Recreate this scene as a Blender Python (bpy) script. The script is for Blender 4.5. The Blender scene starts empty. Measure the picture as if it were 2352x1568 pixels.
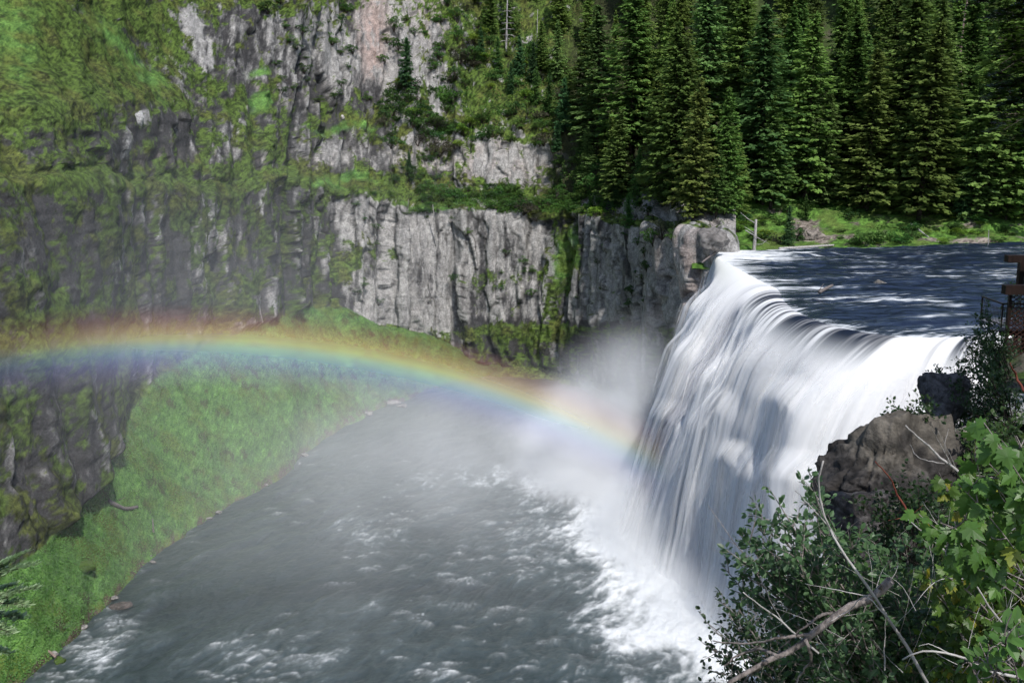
import bpy, math, random
import numpy as np
from mathutils import Vector
random.seed(7); RNG = np.random.default_rng(11)
SC = bpy.context.scene
COL = SC.collection
R = math.radians
# ------------------------------------------------------------------ camera model
CAM = np.array([0.0, 0.0, 19.0]); PITCH = R(11.0); F = 2500.0; CX, CY = 1176.0, 784.0
FW = np.array([0, math.cos(PITCH), -math.sin(PITCH)]); RT = np.array([1.0, 0, 0]); UP = np.array([0, math.sin(PITCH), math.cos(PITCH)])
def ray(px, py):
    px = np.asarray(px, float)[..., None]; py = np.asarray(py, float)[..., None]
    return FW + RT*((px-CX)/F) + UP*((CY-py)/F)
def at_y(px, py, Y):
    r = ray(px, py); t = (np.asarray(Y, float) / r[..., 1])[..., None]
    return CAM + r*t
def at_z(px, py, z):
    r = ray(px, py); t = ((np.asarray(z, float)-CAM[2]) / r[..., 2])[..., None]
    return CAM + r*t
def proj(P):
    d = np.asarray(P, float)-CAM; w = d@FW
    return CX+F*(d@RT)/w, CY-F*(d@UP)/w
# ------------------------------------------------------------------ noise
def _h(ix, iy, iz, seed):
    n = (ix.astype(np.int64)*73856093) ^ (iy.astype(np.int64)*19349663) ^ (iz.astype(np.int64)*83492791) ^ (seed*2654435761)
    n = (n ^ (n >> 13)) * 1274126177 & 0x7fffffff
    n = (n ^ (n >> 16)) * 668265263 & 0x7fffffff
    return ((n ^ (n >> 15)) & 0xffffff) / float(0xffffff)
def vnoise(P, seed=0):
    P = np.asarray(P, float); f = np.floor(P).astype(np.int64); u = P-f; u = u*u*u*(u*(u*6-15)+10)
    out = 0
    for dx in (0, 1):
        wx = u[..., 0] if dx else 1-u[..., 0]
        for dy in (0, 1):
            wy = u[..., 1] if dy else 1-u[..., 1]
            for dz in (0, 1):
                wz = u[..., 2] if dz else 1-u[..., 2]
                out = out + wx*wy*wz*_h(f[..., 0]+dx, f[..., 1]+dy, f[..., 2]+dz, seed)
    return out
def fbm(P, oct=4, seed=0, gain=.5):
    P = np.asarray(P, float); a = 1; s = 0; t = 0
    for i in range(oct):
        s = s + a*vnoise(P*(2.03**i)+i*17.3, seed+i); t += a; a *= gain
    return s/t
def worley(P, seed=0):
    P = np.asarray(P, float); f = np.floor(P).astype(np.int64)
    d1 = np.full(P.shape[:-1], 9.0); d2 = d1.copy(); cid = np.zeros(P.shape[:-1])
    for dx in (-1, 0, 1):
        for dy in (-1, 0, 1):
            for dz in (-1, 0, 1):
                a, b, c = f[..., 0]+dx, f[..., 1]+dy, f[..., 2]+dz
                q = np.stack([a+_h(a, b, c, seed), b+_h(a, b, c, seed+1), c+_h(a, b, c, seed+2)], -1)
                d = np.sqrt(((P-q)**2).sum(-1)); idv = _h(a, b, c, seed+3)
                m = d < d1
                d2 = np.where(m, d1, np.minimum(d2, d)); cid = np.where(m, idv, cid); d1 = np.where(m, d, d1)
    return d1, d2, cid
def sstep(a, b, x):
    t = np.clip((x-a)/(b-a), 0, 1); return t*t*(3-2*t)
def nrmz(v):
    return v/np.maximum(np.linalg.norm(v, axis=-1, keepdims=True), 1e-9)
# ------------------------------------------------------------------ objects
def tag(o, label=None, cat=None, group=None, kind=None):
    if label: o['label'] = label
    if cat: o['category'] = cat
    if group: o['group'] = group
    if kind: o['kind'] = kind
    return o
def mesh_from(name, V, faces, mats=(), smooth=True, parent=None, attrs=None, midx=None):
    """faces: (n,k) int array or a list of such arrays"""
    me = bpy.data.meshes.new(name)
    V = np.ascontiguousarray(np.asarray(V, np.float32).reshape(-1, 3))
    if not isinstance(faces, (list, tuple)): faces = [faces]
    faces = [np.asarray(f, np.int32) for f in faces if len(f)]
    me.vertices.add(len(V)); me.vertices.foreach_set('co', V.ravel())
    nl = sum(f.size for f in faces); npoly = sum(len(f) for f in faces)
    me.loops.add(nl); me.polygons.add(npoly)
    me.loops.foreach_set('vertex_index', np.concatenate([f.ravel() for f in faces]))
    tot = np.concatenate([np.full(len(f), f.shape[1], np.int32) for f in faces])
    st = np.concatenate([[0], np.cumsum(tot)[:-1]]).astype(np.int32)
    me.polygons.foreach_set('loop_start', st); me.polygons.foreach_set('loop_total', tot)
    if midx is not None: me.polygons.foreach_set('material_index', np.asarray(midx, np.int32))
    me.update(calc_edges=True)
    me.polygons.foreach_set('use_smooth', np.full(npoly, bool(smooth)))
    for m in mats: me.materials.append(m)
    for k, a in (attrs or {}).items():
        a = np.asarray(a, np.float32)
        if a.ndim == 1:
            at = me.attributes.new(k, 'FLOAT', 'POINT'); at.data.foreach_set('value', a)
        else:
            if a.shape[1] == 3: a = np.concatenate([a, np.ones((len(a), 1), np.float32)], 1)
            at = me.attributes.new(k, 'FLOAT_COLOR', 'POINT'); at.data.foreach_set('color', np.ascontiguousarray(a).ravel())
    o = bpy.data.objects.new(name, me); COL.objects.link(o)
    if parent: o.parent = parent
    return o
def grid_faces(nu, nv, closed=False):
    """vertex index = i*nv + j"""
    i = np.arange(nu if closed else nu-1); j = np.arange(nv-1)
    I, J = np.meshgrid(i, j, indexing='ij'); I2 = (I+1) % nu
    return np.stack([I*nv+J, I2*nv+J, I2*nv+J+1, I*nv+J+1], -1).reshape(-1, 4)
class MB:
    """collects pieces into one mesh"""
    def __init__(s): s.V = []; s.F = {}; s.n = 0; s.A = []
    def add(s, V, F, a=0.0):
        V = np.asarray(V, float).reshape(-1, 3); F = np.asarray(F, int)
        s.V.append(V); s.F.setdefault(F.shape[1], []).append(F+s.n); s.n += len(V)
        s.A.append(np.full(len(V), a) if np.isscalar(a) else np.asarray(a)); return s
    def tube(s, pts, rad, n=6, a=0.0, cap=True):
        P = np.asarray(pts, float); rad = np.broadcast_to(np.asarray(rad, float), (len(P),))
        T = np.gradient(P, axis=0); T = nrmz(T)
        ref = np.array([0.31, 0.17, 0.93]) if abs(T[0][2]) < .8 else np.array([0.9, 0.3, 0.1])
        A = nrmz(np.cross(T, ref)); B = np.cross(T, A)
        ang = np.arange(n)*2*math.pi/n
        V = P[:, None]+rad[:, None, None]*(A[:, None]*np.cos(ang)[None, :, None]+B[:, None]*np.sin(ang)[None, :, None])
        m = len(P); I, J = np.meshgrid(np.arange(m-1), np.arange(n), indexing='ij'); J2 = (J+1) % n
        s.add(V.reshape(-1, 3), np.stack([I*n+J, I*n+J2, (I+1)*n+J2, (I+1)*n+J], -1).reshape(-1, 4), a)
        if cap:
            base = s.n-m*n
            for row, rev in ((0, 1), (m-1, 0)):
                idx = np.arange(n)+row*n+base
                if rev: idx = idx[::-1]
                s.F.setdefault(n, []).append(idx[None])
        return s
    def box(s, c, d, M=None, a=0.0):
        c = np.asarray(c, float); d = np.asarray(d, float)/2
        V = np.array([[x, y, z] for x in (-1, 1) for y in (-1, 1) for z in (-1, 1)])*d
        if M is not None: V = V@np.asarray(M).T
        s.add(V+c, [[0, 1, 3, 2], [4, 6, 7, 5], [0, 4, 5, 1], [2, 3, 7, 6], [0, 2, 6, 4], [1, 5, 7, 3]], a); return s
    def build(s, name, mat, parent=None, smooth=False, attr=None):
        return mesh_from(name, np.concatenate(s.V), [np.concatenate(v) for v in s.F.values()], [mat], smooth, parent,
                         {attr: np.concatenate(s.A)} if attr else None)
def empty(name, loc, rz=0):
    o = bpy.data.objects.new(name, None); COL.objects.link(o); o.location = loc; o.rotation_euler = (0, 0, rz); o.empty_display_size = .3
    return o
# ------------------------------------------------------------------ materials
class NT:
    def __init__(s, name, surf=True):
        s.m = bpy.data.materials.new(name); s.m.use_nodes = True; s.t = s.m.node_tree; s.t.nodes.clear()
        s.out = s.t.nodes.new('ShaderNodeOutputMaterial')
    def n(s, t, **kw):
        nd = s.t.nodes.new('ShaderNode'+t)
        for k, v in kw.items():
            if k.startswith('i_'):
                key = k[2:]; key = int(key) if key.isdigit() else key.replace('_', ' ')
                s.put(nd.inputs[key], v)
            else: setattr(nd, k, v)
        return nd
    def put(s, sock, v):
        if isinstance(v, bpy.types.NodeSocket): s.t.links.new(v, sock)
        elif isinstance(v, (tuple, list)) and len(v) == 3 and sock.type == 'RGBA': sock.default_value = (*v, 1)
        else: sock.default_value = v
    def math(s, op, a, b=None, c=None, clamp=False):
        nd = s.n('Math', operation=op, use_clamp=clamp); s.put(nd.inputs[0], a)
        if b is not None: s.put(nd.inputs[1], b)
        if c is not None: s.put(nd.inputs[2], c)
        return nd.outputs[0]
    def ramp(s, v, a, b, lo=0.0, hi=1.0, smooth=True):
        nd = s.n('MapRange', interpolation_type='SMOOTHSTEP' if smooth else 'LINEAR')
        s.put(nd.inputs['Value'], v); s.put(nd.inputs['From Min'], a); s.put(nd.inputs['From Max'], b)
        s.put(nd.inputs['To Min'], lo); s.put(nd.inputs['To Max'], hi); return nd.outputs[0]
    def mix(s, f, a, b, blend='MIX'):
        nd = s.n('Mix', data_type='RGBA', blend_type=blend); s.put(nd.inputs['Factor'], f)
        s.put(nd.inputs[6], a); s.put(nd.inputs[7], b); return nd.outputs[2]
    def pos(s, scale=(1, 1, 1), rot=(0, 0, 0), kind='Object'):
        if kind == 'World': src = s.n('NewGeometry').outputs['Position']
        else: src = s.n('TexCoord').outputs[kind]
        mp = s.n('Mapping'); s.put(mp.inputs['Vector'], src); mp.inputs['Scale'].default_value = scale; mp.inputs['Rotation'].default_value = rot
        return mp.outputs[0]
    def noise(s, vec, scale=1.0, detail=4, rough=.55, dist=0.0, out=0):
        nd = s.n('TexNoise'); s.put(nd.inputs['Vector'], vec); nd.inputs['Scale'].default_value = scale; nd.inputs['Detail'].default_value = detail
        nd.inputs['Roughness'].default_value = rough; nd.inputs['Distortion'].default_value = dist; return nd.outputs[out]
    def voro(s, vec, scale=1.0, feature='F1', out='Distance', rand=1.0):
        nd = s.n('TexVoronoi', feature=feature); s.put(nd.inputs['Vector'], vec); nd.inputs['Scale'].default_value = scale
        nd.inputs['Randomness'].default_value = rand; return nd.outputs[out]
    def attr(s, name, out='Fac'):
        return s.n('Attribute', attribute_name=name).outputs[out]
    def bump(s, h, strength=.5, dist=.1, normal=None):
        nd = s.n('Bump'); s.put(nd.inputs['Height'], h); nd.inputs['Strength'].default_value = strength; nd.inputs['Distance'].default_value = dist
        if normal is not None: s.put(nd.inputs['Normal'], normal)
        return nd.outputs[0]
    def bsdf(s, color, rough=.8, normal=None, spec=.3, **kw):
        nd = s.n('BsdfPrincipled'); s.put(nd.inputs['Base Color'], color); s.put(nd.inputs['Roughness'], rough)
        s.put(nd.inputs['Specular IOR Level'], spec)
        if normal is not None: s.put(nd.inputs['Normal'], normal)
        for k, v in kw.items(): s.put(nd.inputs[k.replace('_', ' ')], v)
        return nd.outputs[0]
    def end(s, shader, vol=None):
        if shader is not None: s.t.links.new(shader, s.out.inputs['Surface'])
        if vol is not None: s.t.links.new(vol, s.out.inputs['Volume'])
        return s.m
def mat_vcol(name, rough=.9, spec=.2, nscale=2.0, bump=.5, dist=.2, var=.25, detail=3, transl=0.0):
    """albedo laid out per vertex (attribute col), broken up by one fine noise"""
    t = NT(name); P = t.n('NewGeometry').outputs['Position']; n = t.noise(P, nscale, detail, .65)
    at = t.n('Attribute', attribute_name='col'); k = t.ramp(n, .3, .7, 1-var, 1+var, False)
    if name == 'terrain': k = t.math('MULTIPLY', k, t.ramp(t.noise(P, .85, 3, .6), .3, .7, .72, 1.25, False))
    hs = t.n('VectorMath', operation='SCALE'); t.put(hs.inputs[0], at.outputs['Color']); t.put(hs.inputs['Scale'], k)
    nm = t.bump(n, bump, dist) if bump else None
    sh = t.bsdf(hs.outputs[0], rough if rough is not None else at.outputs['Alpha'], nm, spec)
    if transl:
        tr = t.n('BsdfTranslucent'); t.put(tr.inputs[0], hs.outputs[0]); ms = t.n('MixShader'); ms.inputs[0].default_value = transl
        t.put(ms.inputs[1], sh); t.put(ms.inputs[2], tr.outputs[0]); sh = ms.outputs[0]
    return t.end(sh)
def mixc(a, b, k):
    a = np.asarray(a, float); b = np.asarray(b, float); return a+(b-a)*np.asarray(k)[..., None]
M = {}
M['terrain'] = mat_vcol('terrain', .88, .18, 3.6, .75, .25, .45, 4)
M['water'] = mat_vcol('water', None, .45, 1.1, .28, .25, .12)
def foam_normal(t):
    """aerated water scatters softly: its shading normal leans upwards"""
    g = t.n('NewGeometry'); a = t.n('VectorMath', operation='MULTIPLY_ADD'); t.put(a.inputs[0], g.outputs['Normal']); a.inputs[1].default_value = (.6, .6, .6); a.inputs[2].default_value = (.08, -.25, .55)
    b = t.n('VectorMath', operation='NORMALIZE'); t.put(b.inputs[0], a.outputs[0]); return b.outputs[0]
def mat_falls():
    t = NT('falling_water'); at = t.n('Attribute', attribute_name='col')
    p = t.bsdf(at.outputs['Color'], .6, foam_normal(t), .1)
    tr = t.n('BsdfTranslucent'); t.put(tr.inputs[0], (.85, .87, .9)); ms = t.n('MixShader'); t.put(ms.inputs[0], .2); t.put(ms.inputs[1], p); t.put(ms.inputs[2], tr.outputs[0])
    tp = t.n('BsdfTransparent'); m2 = t.n('MixShader'); t.put(m2.inputs[0], at.outputs['Alpha']); t.put(m2.inputs[1], tp.outputs[0]); t.put(m2.inputs[2], ms.outputs[0])
    return t.end(m2.outputs[0])
M['veil'] = mat_falls()
def mat_curtain():
    t = NT('white_water'); at = t.n('Attribute', attribute_name='col')
    p = t.bsdf(at.outputs['Color'], .55, foam_normal(t), .15); tr = t.n('BsdfTranslucent'); t.put(tr.inputs[0], at.outputs['Color']); ms = t.n('MixShader'); ms.inputs[0].default_value = .18; t.put(ms.inputs[1], p); t.put(ms.inputs[2], tr.outputs[0]); return t.end(ms.outputs[0])
M['falls'] = mat_curtain()
# ------------------------------------------------------------------ the gorge wall (one lofted terrain sheet)
def I(x, xs, ys): return np.interp(x, xs, ys)
SH_X = [-400, -150, 50, 150, 230, 380, 500, 640, 740, 880, 1000, 1120]; SH_Y = [1760, 1650, 1568, 1475, 1395, 1262, 1180, 1100, 1005, 932, 893, 862]
TB_X = [-400, -150, 50, 130, 175, 230, 350, 480, 620, 720, 800, 870, 960, 1050, 1120]; TB_Y = [1560, 1400, 1260, 1185, 1130, 1040, 870, 790, 740, 700, 705, 745, 762, 800, 845]
def wall_keys(X):
    """key rows of the wall for picture columns X -> list of (n,3) world points, bottom to top"""
    X = np.asarray(X, float)
    sh = at_z(np.minimum(X, 1120), I(X, SH_X, SH_Y)+(fbm(np.stack([X*.03, X*0, X*0], -1), 3, 885)-.5)*16, -35.0); shD = np.hypot(sh[:, 0], sh[:, 1])
    tb = I(X, TB_X, TB_Y); r = ray(X, tb); tn = -r[:, 2]/np.hypot(r[:, 0], r[:, 1])
    sl = .53; d = np.clip((54-tn*shD)/(tn+sl), 1.5, 60); D = shD+d
    baseY = D*r[:, 1]/np.hypot(r[:, 0], r[:, 1])
    bY2 = I(X, [1050, 1120, 1250, 1350, 1450, 1520, 1580, 1640, 1690], [240, 240, 237, 226, 206, 189, 177, 171, 168.5])
    w = sstep(1040, 1130, X); baseY = baseY*(1-w)+bY2*w
    bz = (CAM[2]+baseY*r[:, 2]/r[:, 1])*(1-w)+(-33.0)*w
    base = np.stack([CAM[0]+baseY*(X-CX)/F/(ray(X, tb*0+800)[:, 1]), baseY, bz], -1)
    xr = base[:, 0]
    shw = sh.copy(); shw2 = np.stack([xr*(1-3.5/baseY), baseY-3.5, np.full_like(X, -35.6)], -1); shore = shw*(1-w[:, None])+shw2*w[:, None]
    under = shore.copy(); k = nrmz(under[:, :2]-base[:, :2]); under[:, :2] += k*5; under[:, 2] = -38
    shore[:, 2] = np.where(w < .5, -34.9, shore[:, 2])
    rimpy = I(X, [-400, 0, 350, 700, 850, 950, 1150, 1300, 1450, 1560, 1600, 1670, 1684, 1690], [420, 420, 430, 425, 455, 476, 482, 490, 512, 518, 522, 535, 560, 600])
    y1 = baseY+I(X, [-400, 700, 900, 1300, 1450, 1640], [13, 11, 7, 7, 6, 3.5]); rimpy = rimpy+(fbm(np.stack([X*.022, X*0, X*0], -1), 3, 881)-.5)*34*sstep(740, 800, X)*sstep(1660, 1600, X); rim = at_y(X, rimpy, y1)
    lwob = (fbm(np.stack([X*.006, X*0, X*0], -1), 4, 883)-.5)*85*sstep(800, 640, X); rimpy = rimpy+lwob; rim = at_y(X, rimpy, y1)
    ledpy = lwob+I(X, [-400, 0, 350, 700, 850, 950, 1150, 1300, 1450, 1560, 1690], [398, 398, 405, 402, 420, 430, 440, 455, 500, 510, 545])
    y2 = y1+I(X, [-400, 700, 900, 1300, 1690], [5, 5, 9, 9, 6]); led = at_y(X, ledpy, y2)
    r2py = I(X, [-400, 0, 200, 320, 450, 640, 720, 800, 900, 1000, 1150, 1240, 1320, 1450, 1690], [255, 250, 240, 232, 275, 305, 308, 318, 333, 345, 322, 330, 370, 430, 480])
    y3 = y2+I(X, [-400, 600, 1300, 1450, 1690], [7, 6, 5, 8, 14]); r2 = at_y(X, r2py, y3)
    midpy = I(X, [-400, 1100, 1300, 1690], [140, 150, 200, 300]); y4 = y3+I(X, [-400, 500, 700, 1050, 1300, 1690], [13, 14, 12, 14, 24, 40]); mid = at_y(X, midpy, y4)
    y5 = y4+I(X, [-400, 500, 700, 1050, 1300, 1690], [17, 14, 10, 14, 30, 60]); top = at_y(X, X*0-20, y5)
    y6 = y5+I(X, [-400, 1300, 1690], [30, 45, 60]); bey = at_y(X, X*0-400, y6)
    return [under, shore, base, rim, led, r2, mid, top, bey]
NSEG = [6, 70, 170, 16, 56, 60, 60, 24]
def blend_rows(keys, nseg):
    rows = []
    for a, b, n in zip(keys[:-1], keys[1:], nseg):
        for i in range(n): rows.append(a+(b-a)*(i/n))
    rows.append(keys[-1]); return np.stack(rows, 1)
def soft(X, Y, cx, cy, rx, ry): return np.exp(-(((X-cx)/rx)**2+((Y-cy)/ry)**2)**1.5)
def build_wall():
    X = np.concatenate([np.arange(-400, 0, 6.0), np.arange(0, 1692, 2.4)])
    G = blend_rows(wall_keys(X), NSEG); nu, nv = G.shape[:2]
    seg = np.concatenate([np.full(n, i) for i, n in enumerate(NSEG)]+[[len(NSEG)-1]])
    fr = np.concatenate([np.arange(n)/n for n in NSEG]+[[1.0]])
    # soften the creases a little along rows
    def smooth_rows(A, it):
        for _ in range(it): A[:, 1:-1] = .25*A[:, :-2]+.5*A[:, 1:-1]+.25*A[:, 2:]
        return A
    G = smooth_rows(G, 4)
    du = np.gradient(G, axis=0); dv = np.gradient(G, axis=1); N = nrmz(np.cross(du, dv)); 
    if (N[..., 1]).mean() > 0: N = -N
    for _ in range(10):
        N[1:-1] = .25*N[:-2]+.5*N[1:-1]+.25*N[2:]; N[:, 1:-1] = .25*N[:, :-2]+.5*N[:, 1:-1]+.25*N[:, 2:]
    N = nrmz(N); steep = np.clip(1-np.abs(N[..., 2])*1.15, 0, 1)
    PX, PY = proj(G)
    s = seg[None]*np.ones((nu, 1)); talus = (s <= 1).astype(float)
    for _ in range(5): talus[:, 1:-1] = .25*talus[:, :-2]+.5*talus[:, 1:-1]+.25*talus[:, 2:]
    # upright columns on the right, leaning ground on the upper left
    lean = np.clip((700-PX)/700, 0, 1)
    ib = NSEG[0]+NSEG[1]; sarc = np.concatenate([[0], np.cumsum(np.linalg.norm(np.diff(G[:, ib+40], axis=0), axis=1))])[:, None]
    tarc = np.concatenate([np.zeros((nu, 1)), np.cumsum(np.linalg.norm(np.diff(G, axis=1), axis=2), axis=1)], 1); tarc = tarc-tarc[:, ib:ib+1]
    Q = np.stack([sarc+lean*.30*tarc+0*tarc, 0*tarc+3.3, tarc], -1)
    warp = fbm(Q*.13, 3, 5)[..., None]
    q = Q*np.array([1/3.3, 1, 1/26.0])+np.concatenate([warp*.9, warp*1.5, fbm(Q*.2, 2, 6)[..., None]*.8], -1)
    d1, d2, cid = worley(q, 3); blk = np.clip((d2-d1)*10, 0, 1)
    q2 = Q*np.array([1/1.4, 1, 1/5.5])+fbm(Q*.35, 3, 9)[..., None]*.8
    e1, e2, cid2 = worley(q2, 21); blk2 = np.clip((e2-e1)*8, 0, 1)
    big = fbm(Q*np.array([.06, .06, .025]), 3, 31)-.5; med = fbm(Q*np.array([.30, .30, .06]), 4, 37)-.5; fine = fbm(Q*np.array([1.3, 1.3, .22]), 3, 41)-.5
    rs = 1-talus
    disp = rs*(big*7.0+med*3.4+((cid-.5)*2.9+((cid*7.31%1)-.5)*d1*2.2+(blk-1)*.35)*(1-.55*lean)+((cid2-.5)*.8+((cid2*5.7%1)-.5)*e1*.8)*(1-.6*lean)+(blk2-1)*.12+(fbm(G*.8, 4, 45)-.5)*1.5*lean+fine*.35)*(0.35+.65*steep)
    strat = fbm(np.stack([Q[..., 0]*.03, Q[..., 1], tarc*.22], -1), 2, 51)-.5
    disp += rs*steep*strat*(1.6*lean+.5)
    disp += talus*((fbm(G*.10, 4, 61)-.5)*2.6+(fbm(G*.9, 3, 62)-.5)*.4)
    edgefade = np.clip((s+fr[None])/1.15, 0, 1)**.7
    edgefade = np.where(PX > 1660, edgefade*.5, edgefade)
    disp = disp*(.15+.85*edgefade)*(1-.45*soft(PX, PY, 190, 130, 330, 170)*rs)
    for it in range(7):
        sm = disp.copy(); sm[1:-1] = .25*disp[:-2]+.5*disp[1:-1]+.25*disp[2:]; kx = np.clip((780-PX)/120, 0, 1) if it > 1 else 1.0; disp = disp+(sm-disp)*kx
    # ---- where the rock is pale, dark or warm and where moss and grass grow
    wx = (fbm(Q*.12, 3, 131)-.5)*70; wy = (fbm(Q*.12, 3, 133)-.5)*40; AX = PX+wx; AY = PY+wy
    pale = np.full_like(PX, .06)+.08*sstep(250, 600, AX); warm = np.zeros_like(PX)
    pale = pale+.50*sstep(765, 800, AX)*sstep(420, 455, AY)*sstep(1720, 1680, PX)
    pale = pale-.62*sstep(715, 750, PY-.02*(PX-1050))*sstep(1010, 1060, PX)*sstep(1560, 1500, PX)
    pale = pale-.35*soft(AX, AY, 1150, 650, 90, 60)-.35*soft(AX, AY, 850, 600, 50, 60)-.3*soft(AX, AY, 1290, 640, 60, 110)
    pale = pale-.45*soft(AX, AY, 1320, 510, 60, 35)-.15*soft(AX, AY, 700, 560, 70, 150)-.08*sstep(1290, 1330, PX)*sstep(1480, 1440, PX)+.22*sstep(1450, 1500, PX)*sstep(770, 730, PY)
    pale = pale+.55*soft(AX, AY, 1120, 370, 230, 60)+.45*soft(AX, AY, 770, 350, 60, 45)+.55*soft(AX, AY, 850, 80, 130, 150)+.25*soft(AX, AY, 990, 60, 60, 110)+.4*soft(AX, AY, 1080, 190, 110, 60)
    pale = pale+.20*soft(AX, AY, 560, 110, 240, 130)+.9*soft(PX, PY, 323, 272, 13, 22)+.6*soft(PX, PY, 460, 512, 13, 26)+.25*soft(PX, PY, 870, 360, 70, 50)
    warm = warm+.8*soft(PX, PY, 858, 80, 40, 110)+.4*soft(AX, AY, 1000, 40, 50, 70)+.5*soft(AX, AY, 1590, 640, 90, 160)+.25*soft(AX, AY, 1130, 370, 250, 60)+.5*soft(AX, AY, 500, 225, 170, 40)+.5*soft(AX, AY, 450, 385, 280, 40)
    moss = .655-.085*sstep(250, 760, AX)*sstep(420, 460, PY)
    moss = moss-.48*sstep(760, 800, AX)*sstep(430, 460, AY)*sstep(760, 730, PY)
    moss = moss-.34*soft(AX, AY, 580, 110, 230, 110)-.25*soft(AX, AY, 800, 200, 180, 110)-.5*soft(AX, AY, 855, 70, 70, 140)-.12*soft(AX, AY, 960, 70, 90, 120)-.4*soft(AX, AY, 1120, 370, 240, 60)-.35*soft(AX, AY, 790, 350, 110, 50)
    moss = moss-.16*soft(AX, AY, 330, 330, 260, 60)-.2*soft(AX, AY, 120, 1050, 110, 130)
    moss = moss+.62*soft(AX, AY, 1285, 600, 52, 125)+.5*soft(AX, AY, 1130, 650, 90, 42)+.55*soft(AX, AY, 840, 585, 70, 50)+.3*soft(AX, AY, 790, 640, 40, 90)+.3*soft(AX, AY, 1380, 640, 50, 80)+.3*soft(AX, AY, 1250, 740, 220, 40)
    moss = moss+.35*soft(PX, AY, 1250, 765, 200, 12)+.35*soft(PX, PY, 800, 415, 200, 16)+.12*soft(AX, AY, 560, 395, 350, 22)+.15*soft(AX, AY, 60, 150, 200, 160)
    moss = np.where(PX > 1030, moss+.5*sstep(475, 440, PY)*(1-soft(PX, PY, 1130, 370, 190, 70))*.35, moss); pale = pale+.45*sstep(860, 940, PX)*sstep(400, 340, PY)*sstep(1400, 1340, PX)
    L = sstep(780, 690, PX)
    up = N[..., 2]; led = np.clip((np.gradient(disp, axis=1)*-1)*1.2, -.25, .3)
    moss = moss+np.clip(up-.35, -.2, .5)*.55+led*.7
    D0 = np.hypot(G[..., 0], G[..., 1]); zs = np.clip(170/D0, .8, 1.6)[..., None]
    # slanting streaks on the upper left slope
    slant = soft(PX, PY, 190, 130, 330, 190)
    ax_ = (G[..., 0]+G[..., 2]); st = fbm(np.stack([ax_*.55, (G[..., 0]-G[..., 2])*.09, 0*tarc], -1), 4, 141)-.5
    m1 = fbm(Q*np.array([.34, 1, .24]), 4, 71)-.5; m2 = fbm(Q*np.array([1.2, 1.0, .6]), 4, 73, .62)-.5
    hf = fbm(G*2.4, 4, 143, .62)-.5; nearw = sstep(190, 110, D0)
    moss = moss+(1-slant)*(m1*(1.0+.35*L)+m2*.75)+slant*(st*1.3+m2*.5)+hf*(.35+.55*nearw)
    moss = np.where((s == 3), moss+.35-.27*L, moss)
    chute = np.exp(-(((AY-(40+(PX-200)*.95))/(22+30*fbm(G*.1, 3, 77)))**2))*sstep(150, 240, PX)*sstep(420, 350, PX)
    chute = chute*(.55+.9*(fbm(G*.35, 3, 151)-.3)); chute += .5*soft(AX, AY, 30, 90, 70, 130)
    grass = np.clip(talus*1.1, 0, 1); grass = np.maximum(grass, np.clip(chute, 0, .9))
    for cx, cy, rx, ry in ((780, 410, 70, 14), (790, 292, 75, 12), (610, 235, 12, 22), (608, 170, 20, 12), (1290, 590, 30, 60), (1000, 470, 70, 10)):
        grass = np.maximum(grass, .85*soft(AX, AY, cx, cy, rx*1.2, ry))
    grass = np.where(PX > 1120, grass*(s > 1), grass)
    strip = np.exp(-((s+fr[None]-1)/.035)**2)*(s < 2)
    gfac = np.clip(grass*1.6-.3+(m2*.9)*(1-talus), 0, 1)
    soil = np.clip(strip*2.2*sstep(.42, .6, fbm(G*.9, 3, 79)), 0, 1); gfac = gfac*(1-soil)
    mfac = sstep(.47, .58, moss)
    mossy = mfac*rs*(1-gfac)
    for _ in range(6): mossy[1:-1] = .25*mossy[:-2]+.5*mossy[1:-1]+.25*mossy[2:]; mossy[:, 1:-1] = .25*mossy[:, :-2]+.5*mossy[:, 1:-1]+.25*mossy[:, 2:]
    disp = disp+mossy*((1.1-.7*slant)*(fbm(Q*np.array([.5, 1, .4]), 3, 83)-.35))
    # ---- albedo
    streak = fbm(Q*np.array([.9, .9, .22]), 5, 161, .6)-.5; st2 = fbm(Q*np.array([2.8, 2.8, .7]), 4, 163, .6)-.5; lo = fbm(Q*np.array([.16, .16, .07]), 3, 165)-.5
    pale = pale+.10*sstep(760, 800, PX)*(PY > 400)-.30*sstep(.52, .68, fbm(Q*np.array([.42, 1, .035]), 3, 167))*sstep(760, 800, PX)*(PY > 430)-.22*sstep(.54, .68, fbm(Q*np.array([.12, 1, .10]), 3, 169))*sstep(760, 800, PX)
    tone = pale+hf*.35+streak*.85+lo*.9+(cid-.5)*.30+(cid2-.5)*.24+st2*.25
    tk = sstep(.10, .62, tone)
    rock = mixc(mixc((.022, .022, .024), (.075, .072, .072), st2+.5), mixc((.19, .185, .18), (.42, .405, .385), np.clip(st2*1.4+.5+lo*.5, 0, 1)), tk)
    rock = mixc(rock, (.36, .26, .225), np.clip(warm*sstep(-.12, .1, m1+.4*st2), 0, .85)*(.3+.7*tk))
    vis = sstep(.36, .62, fbm(Q*np.array([.22, .22, .1]), 3, 171)); crk = np.clip(1-blk*1.5, 0, 1)*.8*vis+np.clip(1-blk2*1.3, 0, 1)*.5*sstep(.42, .62, fbm(Q*.2, 2, 172)); rock = mixc(rock, (.03, .028, .026), np.clip(crk, 0, .8)*(1-.65*sstep(300, 200, PY)))
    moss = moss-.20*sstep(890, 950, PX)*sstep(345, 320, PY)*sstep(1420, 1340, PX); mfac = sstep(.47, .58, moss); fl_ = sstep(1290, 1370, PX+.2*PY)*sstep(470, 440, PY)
    f1 = fbm(G*2.2, 4, 173, .65); f2 = fbm(G*.28, 3, 175)
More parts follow.
